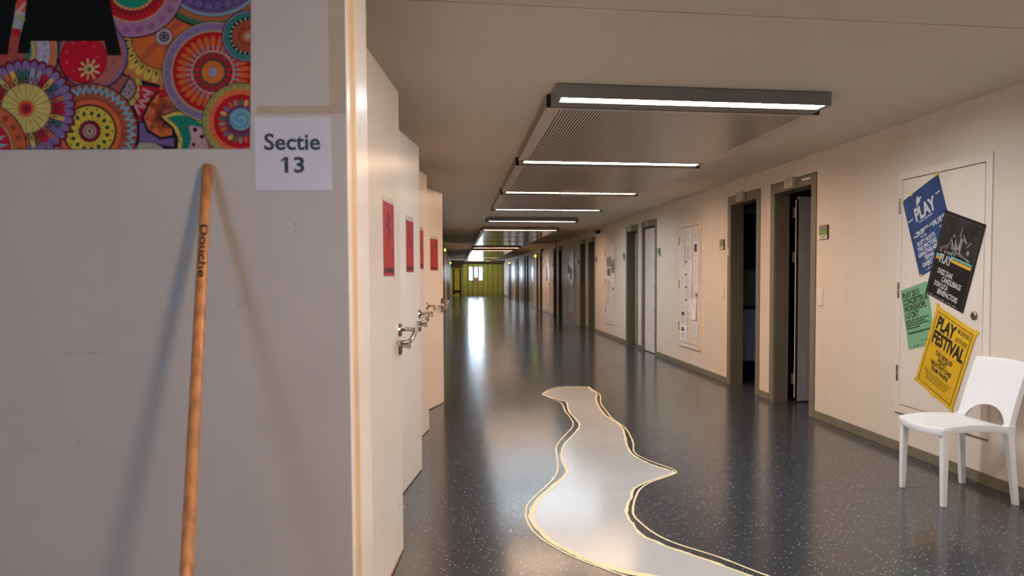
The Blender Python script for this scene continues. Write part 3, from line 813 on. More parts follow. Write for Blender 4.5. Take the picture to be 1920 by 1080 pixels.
# ------------------------------------------------------------------ open cell doors on the left
M_notice = mat('red_notice', (.46, .015, .03), .6, noise=.12, scale=9)
M_sleeve = mat('plastic_sleeve', (.72, .66, .56), .2)
def left_leaf(i, fx, fy, ang, H, label):
    a = math.radians(ang); W = .95
    ux, uy = math.sin(a), math.cos(a)
    hx, hy = fx - ux * W, fy - uy * W
    r = empty('door_%d' % (60 + i), (hx, hy, 0), math.atan2(uy, ux))
    # local: x along the leaf towards the free edge, -y towards the corridor
    obj('panel', boxes((0, W, 0, .05, .004, H)), M_door, r, bevel=.006)
    if i == 0: obj('bottom_edge', boxes((.02, W - .008, -.0015, .03, .002, .012)), M_brownedge, r)
    # lever: upper rosette, key rosette
    def rosette(z, h):
        bm = bmesh.new(); n = 20; f = []; g_ = []
        for k in range(n):
            t = 2 * PI * k / n
            f.append(bm.verts.new((W - .052 + .026 * math.cos(t), -.010, z + h * math.sin(t)))); g_.append(bm.verts.new((W - .052 + .029 * math.cos(t), 0, z + (h + .003) * math.sin(t))))
        bm.faces.new(f)
        for k in range(n): bm.faces.new((f[k], f[(k + 1) % n], g_[(k + 1) % n], g_[k]))
        return bm
    hd = obj('handle', rosette(1.095, .030), M_steel, r, smooth=False)
    bm = bmesh.new()
    c = W - .052
    pts = [(c, -.008, 1.098), (c, -.050, 1.098), (c - .004, -.066, 1.096), (c - .018, -.076, 1.090), (c - .045, -.078, 1.078), (c - .085, -.076, 1.062), (c - .115, -.070, 1.051), (c - .130, -.055, 1.046), (c - .134, -.03, 1.045), (c - .134, -.012, 1.045)]
    tube(bm, pts, .0105, 12)
    obj('lever', bm, M_steel, hd, smooth=True)
    kz = 1.010
    kp = obj('key_plate', rosette(kz, .034), M_steel, r, smooth=False)
    bm = bmesh.new(); tube(bm, [(c, -.008, kz + .008), (c, -.040, kz + .008)], .0095, 12)
    box(bm, c - .011, c + .011, -.052, -.036, kz - .004, kz + .020)
    obj('thumb_turn', bm, M_steel, kp)
    for zc in (.25, 1.1, 1.95):
        bm = bmesh.new(); tube(bm, [(-.004, -.006, zc - .06), (-.004, -.006, zc + .06)], .010, 10)
        obj('hinge', bm, M_hinge, r)
    tag(r, label, 'door', 'open cell doors', 'structure')
    return r, W, H
def red_notice(door, W, d0, d1, z0, z1, label):
    r = empty('red_notice', door.location, door.rotation_euler.z)
    obj('sheet', boxes((W - d0, W - d1, -.0035, -.002, z0, z1)), M_notice, r)
    bm = bmesh.new()
    rnd = random.Random(int(z1 * 1000))
    w_ = d0 - d1
    for t in range(9):
        x = W - d0 + w_ * rnd.uniform(.15, .85); zz = rnd.uniform(z0 + .06, z1 - .05); L = rnd.uniform(.02, .07)
        box(bm, x, x + rnd.uniform(.006, .018), -.0042, -.0035, zz, min(z1 - .01, zz + L))
    obj('dark_lettering', bm, mat('notice_print', (.05, .012, .016), .5), r)
    bm = bmesh.new()
    for t in range(8): box(bm, W - d0 + .012 + t * w_ * .11, W - d0 + .012 + t * w_ * .11 + w_ * .07, -.0042, -.0035, z0 + .012, z0 + .035)
    obj('caption', bm, M_ink, r)
    obj('clear_sleeve', boxes((W - d0 - .008, W - d1 + .012, -.002, -.0002, z0 - .004, z1 + .03)), M_sleeve, r)
    tag(r, label, 'notice', 'red notices on the cell doors')
dl = [(-.271, 3.542, 5.84, 2.246, 'cream cell door nearest, open flat, its bottom edge chipped and brown'), (-.249, 5.02, 9.07, 2.249, 'second cream cell door, pale and cool lit'),
      (-.25, 6.342, 9.6, 2.237, 'third cream cell door, mostly hidden behind the second'), (-.142, 7.676, 19.1, 2.240, 'fourth cream cell door, standing farthest into the corridor')]
nl = [(.411, .176, 1.356, 1.680, 'red notice with dark print on the nearest cell door'), (.430, .223, 1.384, 1.712, 'red notice on the second cell door'), (.386, .186, 1.42, 1.742, 'narrow visible red notice on the third cell door'), (.372, .160, 1.418, 1.740, 'plainest red notice, on the fourth cell door')]
for i, (d_, nn) in enumerate(zip(dl, nl)):
    r, W_, H_ = left_leaf(i, *d_)
    red_notice(r, W_, *nn)
# openings and frames of the left wall (dark frames with closed leaves farther on)
def left_frame(i, y0, y1, closed=True):
    root = empty('door_%d' % i, (XL, y0, 0)); struct(root)
    W = y1 - y0
    obj('frame', boxes((-.02, .01, 0, .10, 0, 2.33), (-.02, .01, W - .10, W, 0, 2.33), (-.02, .01, .10, W - .10, 2.225, 2.33)), M_frame, root, bevel=.002)
    obj('panel', boxes((-.02, .004, .10, W - .10, 0, 2.225)), M_door if closed else M_black, root)
for i in range(14):
    y = 10.2 + i * 2.9
    if y + 1 < YE - 2: left_frame(30 + i, y, y + .95)

# ------------------------------------------------------------------ near partition on the left
P0 = Vector((-.30, 2.06, 0)); D = Vector((.9915, -.130, 0)).normalized(); Nn = Vector((.130, .9915, 0)).normalized()
rz = math.atan2(D.y, D.x)
# local frame: x along the face (0 = free end, negative leftwards), y into the partition, z up
def on_face(o):
    o.location = P0; o.rotation_euler = (0, 0, rz)
    return o
T_ = .226
prof = [(0, 0), (0, .034), (-.016, .037), (-.016, .088), (0, .094), (0, T_), (-3.4, T_), (-3.4, 0)]
bm = bmesh.new()
lo = [bm.verts.new((x, y, 0)) for x, y in prof]; hi = [bm.verts.new((x, y, ZC + .02)) for x, y in prof]
for i in range(len(prof)):
    j = (i + 1) % len(prof)
    f = bm.faces.new((lo[i], lo[j], hi[j], hi[i]))
    f.material_index = {0: 1, 1: 2, 2: 2, 3: 2, 4: 1}.get(i, 0)
bm.faces.new(lo[::-1]); bm.faces.new(hi)
pt = on_face(obj('wall_front', bm, [M_partition, M_edge, M_edgegroove], bevel=.003))
struct(pt)
obj('tape_residue', boxes((-.0475, -.002, -.0006, .0001, 1.806, 2.49), (-.250, -.0475, -.0006, .0001, 1.806, 1.828)), M_residue, pt)
M_scuff = mat('scuff', (.36, .33, .31), .6)
M_dots = mat('screw_hole', (.08, .07, .07), .6)
obj('screw_hole', boxes((-.1525, -.1495, -.0006, .0001, 1.498, 1.502), (-.1510, -.1480, -.0006, .0001, 1.480, 1.484)), M_dots, pt)
def scuffs(name, segs, m):
    bm = bmesh.new()
    for x0, z0, x1, z1, w_ in segs:
        d = Vector((x1 - x0, z1 - z0)); nr = Vector((-d.y, d.x)).normalized() * w_
        v = [bm.verts.new(p) for p in ((x0 + nr.x, -.0005, z0 + nr.y), (x1 + nr.x * .3, -.0005, z1 + nr.y * .3), (x1 - nr.x * .3, -.0005, z1 - nr.y * .3), (x0 - nr.x, -.0005, z0 - nr.y))]
        bm.faces.new(v)
    return obj(name, bm, m, pt)
def fpx(x, y): return (.001501 * x - .000037 * y - .9639, -.001499 * y + 2.128)
sg = []
for (a, b_, c_, d_, w_) in ((447, 570, 472, 556, .0018), (455, 558, 464, 568, .0015), (463, 543, 461, 558, .001), (449, 573, 452, 565, .001), (256, 549, 260, 560, .0008), (116, 661, 237, 660, .0008), (0, 844, 145, 840, .0008), (143, 829, 150, 831, .003), (187, 912, 188, 924, .001), (165, 660, 205, 660, .0014)):
    x0, z0 = fpx(a, b_); x1, z1 = fpx(c_, d_); sg.append((x0, z0, x1, z1, w_))
scuffs('scuff_mark', sg, M_scuff)

# paper sign
def mur(x, y): return (.001485 * x - .000039 * y - .958745, 2.12171 - .001466 * y)
sx0, sz0 = mur(481, 360); sx1, sz1 = mur(622.5, 222)
def face_matrix(x, z, off):
    """local x right, y up, z towards the viewer on the partition's face"""
    ax = D; ay = Vector((0, 0, 1)); az = -Nn
    o = P0 + D * x + Vector((0, 0, z)) - Nn * off
    Mx = Matrix.Identity(4)
    for i in range(3): Mx[i][0], Mx[i][1], Mx[i][2] = ax[i], ay[i], az[i]
    Mx[0][3], Mx[1][3], Mx[2][3] = o
    return Mx
sp_ = bpy.data.objects.new('paper_sign', None)
bm = boxes((0, sx1 - sx0, 0, sz1 - sz0, 0, .0008))
sp_ = obj('paper_sign', bm, mat('sign_paper', (.58, .59, .72), .28, noise=.02), None)
sp_.matrix_world = face_matrix(sx0, sz0, .0012)
tag(sp_, 'white laminated paper sign reading Sectie 13 beside the mandala mural', 'sign')
Wd = sx1 - sx0
text('lettering', 'Sectie', sp_, .026, .113, .063, mat('sign_ink', (.012, .016, .04), .4, noise=0), width=.157, bold=.0014, z=.0012)
text('lettering', '13', sp_, .070, .050, .060, MATS['sign_ink'], width=.056, bold=.0016, z=.0012)
poly('lettering', sp_, [(.0850, .0925), (.0850, .0850), (.0735, .0790), (.0720, .0835)], MATS['sign_ink'], .0013)

# mandala mural (printed sheet); pattern is laid out in its own sheet units (1 unit = 1.485 mm)
UX0, UX1, UY1 = -60, 472, 281
mural = bpy.data.objects.new('mandala_mural', None)
PC = {}
def pc(r, g_, b_):
    key = (r, g_, b_)
    if key not in PC:
        l = srgb(r, g_, b_)
        PC[key] = mat('print_%d_%d_%d' % key, (min(.8, l[0] * 1.1), min(.8, l[1] * 1.06), min(.8, l[2] * .95)), .6, noise=.12, scale=30, spec=.15)
    return PC[key]
mb = bmesh.new(); mslots = []; layer = [0]
def clip(pts):
    def cut(pts, ins, inter):
        out = []
        for i in range(len(pts)):
            a, b_ = pts[i - 1], pts[i]
            if ins(b_):
                if not ins(a): out.append(inter(a, b_))
                out.append(b_)
            elif ins(a): out.append(inter(a, b_))
        return out
    R_ = lambda y: 466 + 7.5 * y / 281
    def ix(x): return lambda a, b_: (x, a[1] + (b_[1] - a[1]) * (x - a[0]) / (b_[0] - a[0]))
    def iy(y): return lambda a, b_: (a[0] + (b_[0] - a[0]) * (y - a[1]) / (b_[1] - a[1]), y)
    for ins, it in ((lambda p: p[0] <= 470, ix(470)), (lambda p: p[0] >= -60, ix(-60)), (lambda p: p[1] <= 281, iy(281)), (lambda p: p[1] >= -60, iy(-60))):
        if len(pts) < 3: return []
        pts = cut(pts, ins, it)
    return pts
def P(pts, c, convex=True):
    m_ = pc(*c)
    if m_ not in mslots: mslots.append(m_)
    mi = mslots.index(m_)
    z = .0010 + layer[0] * .00003
    tris = [pts] if convex else [[pts[i] for i in t] for t in tessellate_polygon([[Vector((p[0], p[1], 0)) for p in pts]])]
    for t in tris:
        t = clip(t)
        if len(t) < 3: continue
        try:
            f = mb.faces.new([mb.verts.new((p[0] * 1.0, p[1] * 1.0, z)) for p in t]); f.material_index = mi
        except ValueError: pass
def nxt(): layer[0] += 1
DK = (22, 18, 38)
def disc(cx, cy_, r, c, n=48):
    nxt(); P([(cx + r * math.cos(2 * PI * k / n), cy_ + r * math.sin(2 * PI * k / n)) for k in range(n)], c)
def scallop(cx, cy_, r, num, amp, c):
    nxt(); n = num * 8
    pts = [(cx + (r + amp * abs(math.sin(num * PI * k / n))) * math.cos(2 * PI * k / n), cy_ + (r + amp * abs(math.sin(num * PI * k / n))) * math.sin(2 * PI * k / n)) for k in range(n)]
    P(pts, c, False)
def zig(cx, cy_, r0, r1, num, c):
    nxt(); pts = []
    for k in range(num * 2):
        r = r1 if k % 2 else r0; t = PI * k / num
        pts.append((cx + r * math.cos(t), cy_ + r * math.sin(t)))
    P(pts, c, False)
def petals(cx, cy_, r0, r1, num, cols, wf=.42, a0=0.0, a1=2 * PI, inner=None):
    nxt()
    for k in range(num):
        t = a0 + (a1 - a0) * (k + .5) / num; c = cols[k % len(cols)]
        hw = (r0 + r1) / 2 * (a1 - a0) / num * wf
        ca, sa = math.cos(t), math.sin(t); pts = []
        for q in range(12):
            u = 2 * PI * q / 12; rr = (r0 + r1) / 2 + (r1 - r0) / 2 * math.cos(u); ww = hw * math.sin(u) * (1.0 + .25 * math.cos(u))
            pts.append((cx + rr * ca - ww * sa, cy_ + rr * sa + ww * ca))
        P(pts, c)
    if inner:
        nxt()
        for k in range(num):
            t = a0 + (a1 - a0) * (k + .5) / num
            hw = (r0 + r1) / 2 * (a1 - a0) / num * wf * .35
            ca, sa = math.cos(t), math.sin(t); pts = []
            rm = r0 + (r1 - r0) * .35
            for q in range(8):
                u = 2 * PI * q / 8; rr = rm + (r1 - r0) * .2 * math.cos(u); ww = hw * math.sin(u)
                pts.append((cx + rr * ca - ww * sa, cy_ + rr * sa + ww * ca))
            P(pts, inner)
def dots(cx, cy_, r, num, s, c, a0=0.0):
    nxt()
    for k in range(num):
        t = a0 + 2 * PI * k / num; x, y = cx + r * math.cos(t), cy_ + r * math.sin(t)
        P([(x + s * math.cos(q * PI / 3), y + s * math.sin(q * PI / 3)) for q in range(6)], c)
def spokes(cx, cy_, r0, r1, num, c, w_=.8):
    nxt()
    for k in range(num):
        t = 2 * PI * k / num; ca, sa = math.cos(t), math.sin(t)
        P([(cx + r0 * ca - w_ * sa, cy_ + r0 * sa + w_ * ca), (cx + r1 * ca - w_ * sa, cy_ + r1 * sa + w_ * ca), (cx + r1 * ca + w_ * sa, cy_ + r1 * sa - w_ * ca), (cx + r0 * ca + w_ * sa, cy_ + r0 * sa - w_ * ca)], c)
def path(pts, w_, c):
    nxt()
    for a, b_ in zip(pts[:-1], pts[1:]):
        d = Vector((b_[0] - a[0], b_[1] - a[1])); nr = Vector((-d.y, d.x)).normalized() * w_; e = d.normalized() * w_ * .5
        P([(a[0] - e.x + nr.x, a[1] - e.y + nr.y), (b_[0] + e.x + nr.x, b_[1] + e.y + nr.y), (b_[0] + e.x - nr.x, b_[1] + e.y - nr.y), (a[0] - e.x - nr.x, a[1] - e.y - nr.y)], c)
RED, ORG, YEL, LAV, PNK, TEAL, BRN, CRM, BLU, OLV, MAR = (150, 18, 40), (172, 88, 45), (176, 160, 78), (112, 98, 150), (150, 110, 150), (20, 110, 102), (140, 82, 74), (170, 158, 120), (92, 142, 180), (132, 132, 82), (96, 20, 52)
nxt(); P([(-60, -60), (470, -60), (470, 281), (-60, 281)], (130, 78, 84))
# fan behind
scallop(308, 70, 100, 30, 6, DK); scallop(308, 70, 96, 30, 6, (160, 100, 70)); petals(308, 70, 60, 88, 30, [YEL], .44, inner=(60, 52, 30)); disc(308, 70, 63, (70, 84, 60)); disc(308, 70, 60, ORG)
petals(308, 70, 4, 60, 12, [(150, 76, 52), ORG], .40); disc(308, 70, 17, DK); disc(308, 70, 15.5, (150, 140, 160)); disc(308, 70, 10, (60, 60, 80)); dots(308, 70, 6, 6, 1.6, (150, 140, 160))
# small grey leaf and crimson zigzag field
nxt(); P([(222, 178), (240, 148), (262, 150), (300, 160), (300, 225), (262, 228)], DK, False)
nxt(); P([(226, 178), (242, 150), (262, 152), (258, 190), (246, 192)], (128, 118, 138), False); dots(240, 168, 7, 5, 2, DK)
disc(232, 160, 0.1, DK)
path([(257, 150), (263, 160), (262, 175), (254, 188), (244, 196)], 4.5, (150, 160, 90)); path([(251, 152), (256, 165), (253, 178), (244, 188)], 2.5, (120, 60, 45))
nxt(); P([(262, 160), (300, 166), (297, 205), (275, 226), (262, 227), (250, 198), (262, 182)], RED, False)
path([(268, 168), (286, 175), (270, 180), (282, 190), (262, 190), (273, 203), (253, 198), (262, 215)], 2.2, (170, 130, 155))
# purple ground, orange hook, teal leaf
nxt(); P([(258, 230), (300, 222), (330, 250), (332, 281), (256, 281)], DK, False)
nxt(); P([(262, 232), (298, 226), (326, 252), (328, 277), (262, 266)], (96, 82, 142), False)
nxt(); P([(256, 281), (262, 268), (290, 270), (306, 278), (306, 281)], (130, 140, 130), False)
path([(318, 188), (304, 186), (292, 200), (282, 222), (288, 238), (304, 248), (318, 246)], 15, DK); path([(318, 188), (304, 188), (293, 202), (284, 222), (290, 236), (304, 245), (316, 243)], 12.5, (182, 96, 60)); path([(320, 200), (308, 200), (298, 212), (296, 224), (308, 234), (318, 238)], 6, (120, 56, 50))
nxt(); P([(296, 220), (330, 208), (352, 212), (384, 226), (386, 281), (332, 281), (330, 250)], DK, False)
nxt(); P([(303, 220), (332, 210), (352, 213), (384, 230), (384, 281), (334, 281), (336, 262), (326, 240)], YEL, False)
nxt(); P([(314, 222), (334, 217), (352, 219), (384, 236), (384, 281), (341, 281), (343, 262), (334, 240)], TEAL, False); dots(296, 200, 4, 3, 1.6, (96, 38, 34)); dots(288, 232, 5, 3, 1.6, (96, 38, 34)); dots(312, 247, 6, 4, 1.6, (96, 38, 34)); dots(346, 236, 8, 5, 1.8, (10, 70, 75)); dots(345, 262, 9, 5, 1.8, (10, 70, 75)); dots(370, 228, 5, 4, 1.6, (10, 70, 75))
nxt(); P([(355, 236), (386, 242), (392, 281), (354, 281), (360, 262)], (158, 132, 150), False); dots(367, 245, 2, 5, 2.6, DK); dots(380, 258, 2, 5, 2.6, DK); dots(364, 273, 2, 4, 2, DK)
nxt(); P([(298, 168), (318, 170), (320, 182), (300, 184)], RED, False)
# violet cap top right, small brown wheel
disc(400, -75, 131, DK); disc(400, -75, 128, (45, 92, 70)); zig(400, -75, 112, 121, 110, (160, 84, 48)); disc(400, -75, 111, (110, 80, 70)); disc(400, -75, 107, BLU); disc(400, -75, 103, (110, 88, 120)); disc(400, -75, 100, (72, 62, 122))
dots(400, -75, 88, 30, 6, (104, 98, 150)); dots(400, -75, 88, 30, 3.2, (72, 62, 122)); dots(400, -75, 68, 20, 4, (104, 98, 150))
# big red sun
disc(400, 137, 96, DK); disc(400, 137, 94.5, (140, 134, 110)); disc(400, 137, 92, LAV); dots(400, 137, 85, 26, 2.4, (84, 72, 130)); disc(400, 137, 79, (140, 134, 110)); disc(400, 137, 75.5, (150, 16, 30))
petals(400, 137, 42, 69, 30, [ORG], .40); petals(400, 137, 40, 52, 30, [(140, 110, 116)], .34); disc(400, 137, 41, (158, 128, 140)); disc(400, 137, 37.5, (52, 58, 46)); petals(400, 137, 24, 37.5, 18, [(156, 16, 46)], .36); disc(400, 137, 22.5, DK); disc(400, 137, 21.5, (170, 98, 48)); disc(400, 137, 9, (110, 110, 150)); dots(400, 137, 5, 6, 1.6, (170, 170, 190))
disc(465, 70, 49, DK); disc(465, 70, 47, (112, 110, 160)); disc(465, 70, 44, DK); disc(465, 70, 43, (38, 110, 108)); disc(465, 70, 35, DK); dots(465, 70, 32, 22, 2.2, (150, 160, 165)); disc(465, 70, 29.5, (128, 66, 50)); dots(465, 70, 16, 9, 3, (140, 20, 30)); disc(465, 70, 10, (150, 100, 70)); disc(465, 70, 5, (160, 150, 160))
# blue spiral wheel
disc(453, 229.5, 73, DK); disc(453, 229.5, 71.5, OLV); dots(453, 229.5, 67, 34, 1.5, (50, 62, 40)); scallop(453, 229.5, 58, 26, 4, (184, 98, 66)); dots(453, 229.5, 56, 26, 1.4, (100, 40, 36)); disc(453, 229.5, 51, (150, 12, 34))
petals(453, 229.5, 27, 42, 22, [(120, 120, 120), (44, 96, 92), (160, 152, 84), (92, 92, 142), (168, 90, 56)], .38); disc(453, 229.5, 29, DK); disc(453, 229.5, 28, (88, 62, 112)); disc(453, 229.5, 24, (96, 26, 50)); disc(453, 226, 21, (96, 150, 184))
path([(453 + (3 + t * 1.05) * math.cos(t * .62), 226 + (3 + t * .98) * math.sin(t * .62)) for t in range(0, 16)], .8, (52, 92, 140))
# lilac ring top
disc(250, -25, 98, DK); disc(250, -25, 96, (142, 104, 150)); dots(250, -25, 84, 22, 7, (118, 78, 130)); dots(250, -25, 84, 22, 4, (142, 104, 150)); dots(250, -25, 84, 22, 2, (84, 42, 96)); disc(250, -25, 69, (150, 134, 104)); disc(250, -25, 66, (158, 22, 42)); zig(250, -25, 49, 63, 40, (120, 14, 34)); disc(250, -25, 48, DK); disc(250, -25, 47, (178, 100, 64)); dots(250, -25, 44, 34, 1.8, (170, 170, 110)); disc(250, -25, 42, (20, 122, 104))
# pink drop with red blob
disc(176, 104, 66, DK); disc(176, 104, 64, (110, 92, 146)); disc(174, 106, 60, (142, 86, 90)); dots(176, 100, 42, 14, 2, (108, 58, 66)); disc(158, 112, 45, DK); disc(158, 112, 44, (160, 14, 42)); dots(155, 108, 30, 9, 3, (172, 70, 84)); petals(169, 131, 9, 21, 9, [CRM], .22); disc(169, 131, 9.5, CRM); disc(169, 131, 5, (110, 110, 70)); disc(169, 131, 2, DK)
# lavender band at left
disc(20, 96, 93, DK); disc(20, 96, 90, (136, 130, 110)); disc(20, 96, 87, (178, 100, 62)); disc(20, 96, 78, DK); disc(20, 96, 77, (142, 140, 178)); petals(20, 96, 52, 77, 18, [(152, 152, 190)], .42); dots(20, 96, 67, 18, 3.4, (70, 80, 96), .17); dots(20, 96, 67, 18, 2, (152, 152, 190), .17); disc(20, 96, 51, DK); disc(20, 96, 50, (150, 146, 90)); disc(20, 96, 42, (40, 110, 100)); disc(20, 96, 30, (142, 66, 66))
# blue zigzag wheel with yellow seed disc
disc(170, 247.5, 91, DK); disc(170, 247.5, 89, (134, 70, 54)); zig(170, 247.5, 77, 89, 40, (96, 150, 184)); zig(170, 247.5, 68, 80, 40, (134, 70, 54)); disc(170, 247.5, 61, DK); disc(170, 247.5, 60, (176, 88, 54)); disc(170, 247.5, 51, (74, 26, 40)); disc(170, 247.5, 47, (176, 162, 62))
petals(170, 247.5, 29, 38, 15, [(26, 60, 60)], .26); dots(170, 247.5, 42.5, 15, 2.1, (26, 60, 66)); dots(170, 247.5, 25.5, 14, 1.4, (130, 84, 40)); scallop(170, 247.5, 20, 14, 1.6, MAR); disc(170, 247.5, 13, (152, 128, 128)); disc(170, 247.5, 10, (96, 70, 80)); disc(170, 247.5, 8, (152, 128, 128)); disc(170, 247.5, 2.5, DK)
# big daisy
scallop(51, 204.5, 90, 34, 5, MAR); petals(51, 204.5, 62, 90, 34, [(110, 98, 156)], .47); petals(51, 204.5, 46, 76, 34, [(158, 20, 44), YEL, (30, 96, 110), (96, 100, 160), (150, 92, 66), (158, 20, 44), (128, 62, 52), (158, 160, 96), (178, 98, 56), YEL, (30, 100, 108), (30, 100, 108), (120, 150, 175), (140, 130, 160)], .40, inner=(40, 24, 40))
disc(51, 204.5, 48, (110, 80, 72)); disc(51, 204.5, 46, (176, 166, 108)); spokes(51, 204.5, 12, 46, 20, (120, 108, 66), .7); disc(51, 204.5, 16, (176, 92, 52)); disc(51, 204.5, 10.5, (140, 26, 58)); disc(51, 204.5, 2.5, DK)
# orange band bottom left
disc(-38, 281, 91, DK); disc(-38, 281, 89, (168, 86, 54)); dots(-38, 281, 77, 22, 6, (128, 60, 44)); disc(-38, 281, 66, DK); disc(-38, 281, 65, (140, 140, 90)); disc(-38, 281, 61, (158, 18, 60)); zig(-38, 281, 36, 58, 20, (110, 150, 170)); zig(-38, 281, 30, 44, 20, (158, 18, 60))
# black letter shapes with a patterned slit
nxt(); P([(-60, -60), (38, -60), (34, 0), (30, 31), (26, 51), (20, 82), (17, 103), (-60, 103)], (6, 8, 12), False)
nxt(); P([(58, -60), (54, 0), (50, 30), (46, 52), (42, 65), (39, 80), (36, 101), (58, 101), (61, 78), (198, 78), (204, 105), (230, 105), (221, 65), (214, 32), (207, 0), (200, -60)], (6, 8, 12), False)
path([(47, -30), (44, 14)], 8, (196, 62, 54)); path([(50, 8), (34, 28)], 3, (180, 150, 158)); path([(40, 33), (46, 40)], 5, (140, 150, 110)); path([(31, 48), (40, 54)], 3.5, (120, 170, 190)); path([(34, 58), (33, 66)], 7, (160, 20, 44))
vmap = {}
for v in mb.verts:
    x, y = v.co.x, v.co.y
    v.co.x, v.co.y = mur(x, y)[0], mur(x, y)[1]
me = bpy.data.meshes.new('mandala_mural'); mb.to_mesh(me); mb.free()
for m_ in mslots: me.materials.append(m_)
bpy.data.objects.remove(mural)
mural = bpy.data.objects.new('mandala_mural', me); COL.objects.link(mural)
mural.matrix_world = face_matrix(0, 0, .0)
tag(mural, 'colourful mandala mural sheet with black letter shapes, high on the grey partition', 'mural')

# broom handle leaning on the partition
bt = Vector((-.683, 2.12, 1.663)) + Vector((0, -.028, 0)); bb = Vector((-.60, 1.40, .035))
sl = (bt - Vector((-.570, 1.563, .721))); 
t0 = bt; dirn = (Vector((-.570, 1.563, .721)) - bt).normalized()
L = (bt.z - .06) / -dirn.z
rt = empty('broom', t0 + dirn * L)
off = -(t0 + dirn * L)
M_hand = mat('worn_wood', (.46, .20, .075), .45, noise=.35, scale=14)
nt = M_hand.node_tree
for nd in nt.nodes:
    if nd.type == 'TEX_NOISE':
        mp = nt.nodes.new('ShaderNodeMapping'); mp.inputs['Scale'].default_value = (3.5, 3.5, .25)
        src = nd.inputs['Vector'].links[0].from_socket
        nt.links.new(src, mp.inputs[0]); nt.links.new(mp.outputs[0], nd.inputs['Vector'])
bm = bmesh.new()
pts = [t0 + off + dirn * s for s in (0, .003, .010, .5, 1.0, L)]
tube(bm, pts, [.007, .0115, .0135, .0135, .0135, .0135], 16)
hnd = obj('handle', bm, M_hand, rt, smooth=True)
bm = bmesh.new(); box(bm, -.20, .20, -.035, .035, 0.0, .045)
obj('head', bm, M_hand, rt, bevel=.008)
obj('bristles', boxes((-.19, .19, -.03, .03, -.10 + .042, .002)), mat('bristle', (.30, .18, .10), .8, noise=.4, scale=90), rt)
# handwritten word along the handle, facing the viewer
tdir = dirn; out = (Vector((0, 0, 1.35)) - (t0 + dirn * .25)); out = (out - out.dot(tdir) * tdir).normalized()
side = tdir.cross(out) * -1
txt = text('handwriting', 'Douche', hnd, 0, 0, .026, M_ink, width=.16, bold=.0005, z=0)
tb = bmesh.new(); tb.from_mesh(txt.data)
bmesh.ops.triangulate(tb, faces=tb.faces)
for _ in range(3):
    ed = [e for e in tb.edges if e.calc_length() > .0022]
    if ed: bmesh.ops.subdivide_edges(tb, edges=ed, cuts=1); bmesh.ops.triangulate(tb, faces=tb.faces)
tb.to_mesh(txt.data); tb.free()
for v in txt.data.vertices:
    x, y = v.co.x, v.co.y - .003
    ang = (y - .006) / .0137
    v.co = (t0 + off + tdir * (.205 + x)) + (out * math.cos(ang) + (out.cross(tdir)) * math.sin(ang)) * (.0139 + v.co.z)
tag(rt, 'worn wooden broom handle leaning against the grey partition under the mural', 'broom')

# ------------------------------------------------------------------ painted path on the floor
PL = [(0.961, 8.034), (1.05, 7.78), (1.123, 7.598), (1.172, 7.535), (1.102, 7.031), (1.105, 6.666), (1.109, 6.296), (0.965, 5.917), (0.866, 5.67), (0.792, 5.411), (0.748, 5.07), (0.762, 4.829), (0.685, 4.643), (0.559, 4.402), (0.468, 4.2), (0.416, 4.011), (0.4, 3.864), (0.424, 3.721), (0.466, 3.535), (0.537, 3.407), (0.617, 3.264), (0.727, 3.146), (0.854, 3.06), (1.05, 2.93)]
PLo = [(0.961, 8.034), (1.057, 7.687), (1.108, 7.436), (1.067, 7.036), (1.071, 6.671), (1.048, 6.305), (0.911, 5.959), (0.771, 5.561), (0.739, 5.28), (0.705, 4.931), (0.653, 4.712), (0.573, 4.516), (0.454, 4.271), (0.395, 4.11), (0.373, 3.956), (0.379, 3.754), (0.418, 3.592), (0.488, 3.437), (0.57, 3.292), (0.666, 3.174), (0.743, 3.075), (.92, 2.93)]
PT = [(0.961, 8.034), (1.033, 8.279), (1.174, 8.53), (1.319, 8.622), (1.442, 8.56), (1.593, 8.537)]
PTi = [(0.971, 8.033), (1.035, 8.213), (1.134, 8.398), (1.287, 8.575), (1.437, 8.53), (1.585, 8.496)]
PR = [(1.585, 8.496), (1.582, 8.197), (1.597, 8.001), (1.496, 7.599), (1.451, 7.177), (1.418, 6.752), (1.447, 6.488), (1.467, 6.244), (1.409, 5.853), (1.352, 5.599), (1.304, 5.282), (1.33, 5.063), (1.386, 4.881), (1.447, 4.778), (1.482, 4.695), (1.413, 4.626), (1.324, 4.574), (1.198, 4.468), (1.1, 4.364), (1.045, 4.188), (0.979, 4.028), (0.942, 3.876), (0.941, 3.731), (0.939, 3.57), (0.988, 3.475), (1.049, 3.371), (1.087, 3.319), (1.196, 3.173), (1.289, 3.021), (1.42, 2.86)]
PRo = [(1.593, 8.537), (1.608, 8.166), (1.62, 7.911), (1.501, 7.378), (1.483, 6.975), (1.449, 6.572), (1.476, 6.321), (1.479, 6.091), (1.442, 5.78), (1.401, 5.53), (1.331, 5.278), (1.363, 5.085), (1.425, 4.924), (1.481, 4.806), (1.500, 4.694), (1.44, 4.631), (1.345, 4.562), (1.251, 4.489), (1.166, 4.393), (1.095, 4.253), (1.015, 4.023), (0.977, 3.872), (0.987, 3.753), (1.008, 3.613), (1.049, 3.491), (1.099, 3.411), (1.111, 3.392), (1.244, 3.231), (1.37, 2.998), (1.50, 2.84)]
def smoothp(p, it=2):
    for _ in range(it):
        q = [p[0]]
        for a, b_ in zip(p[:-1], p[1:]):
            q += [(a[0] * .75 + b_[0] * .25, a[1] * .75 + b_[1] * .25), (a[0] * .25 + b_[0] * .75, a[1] * .25 + b_[1] * .75)]
        q.append(p[-1]); p = q
    return p
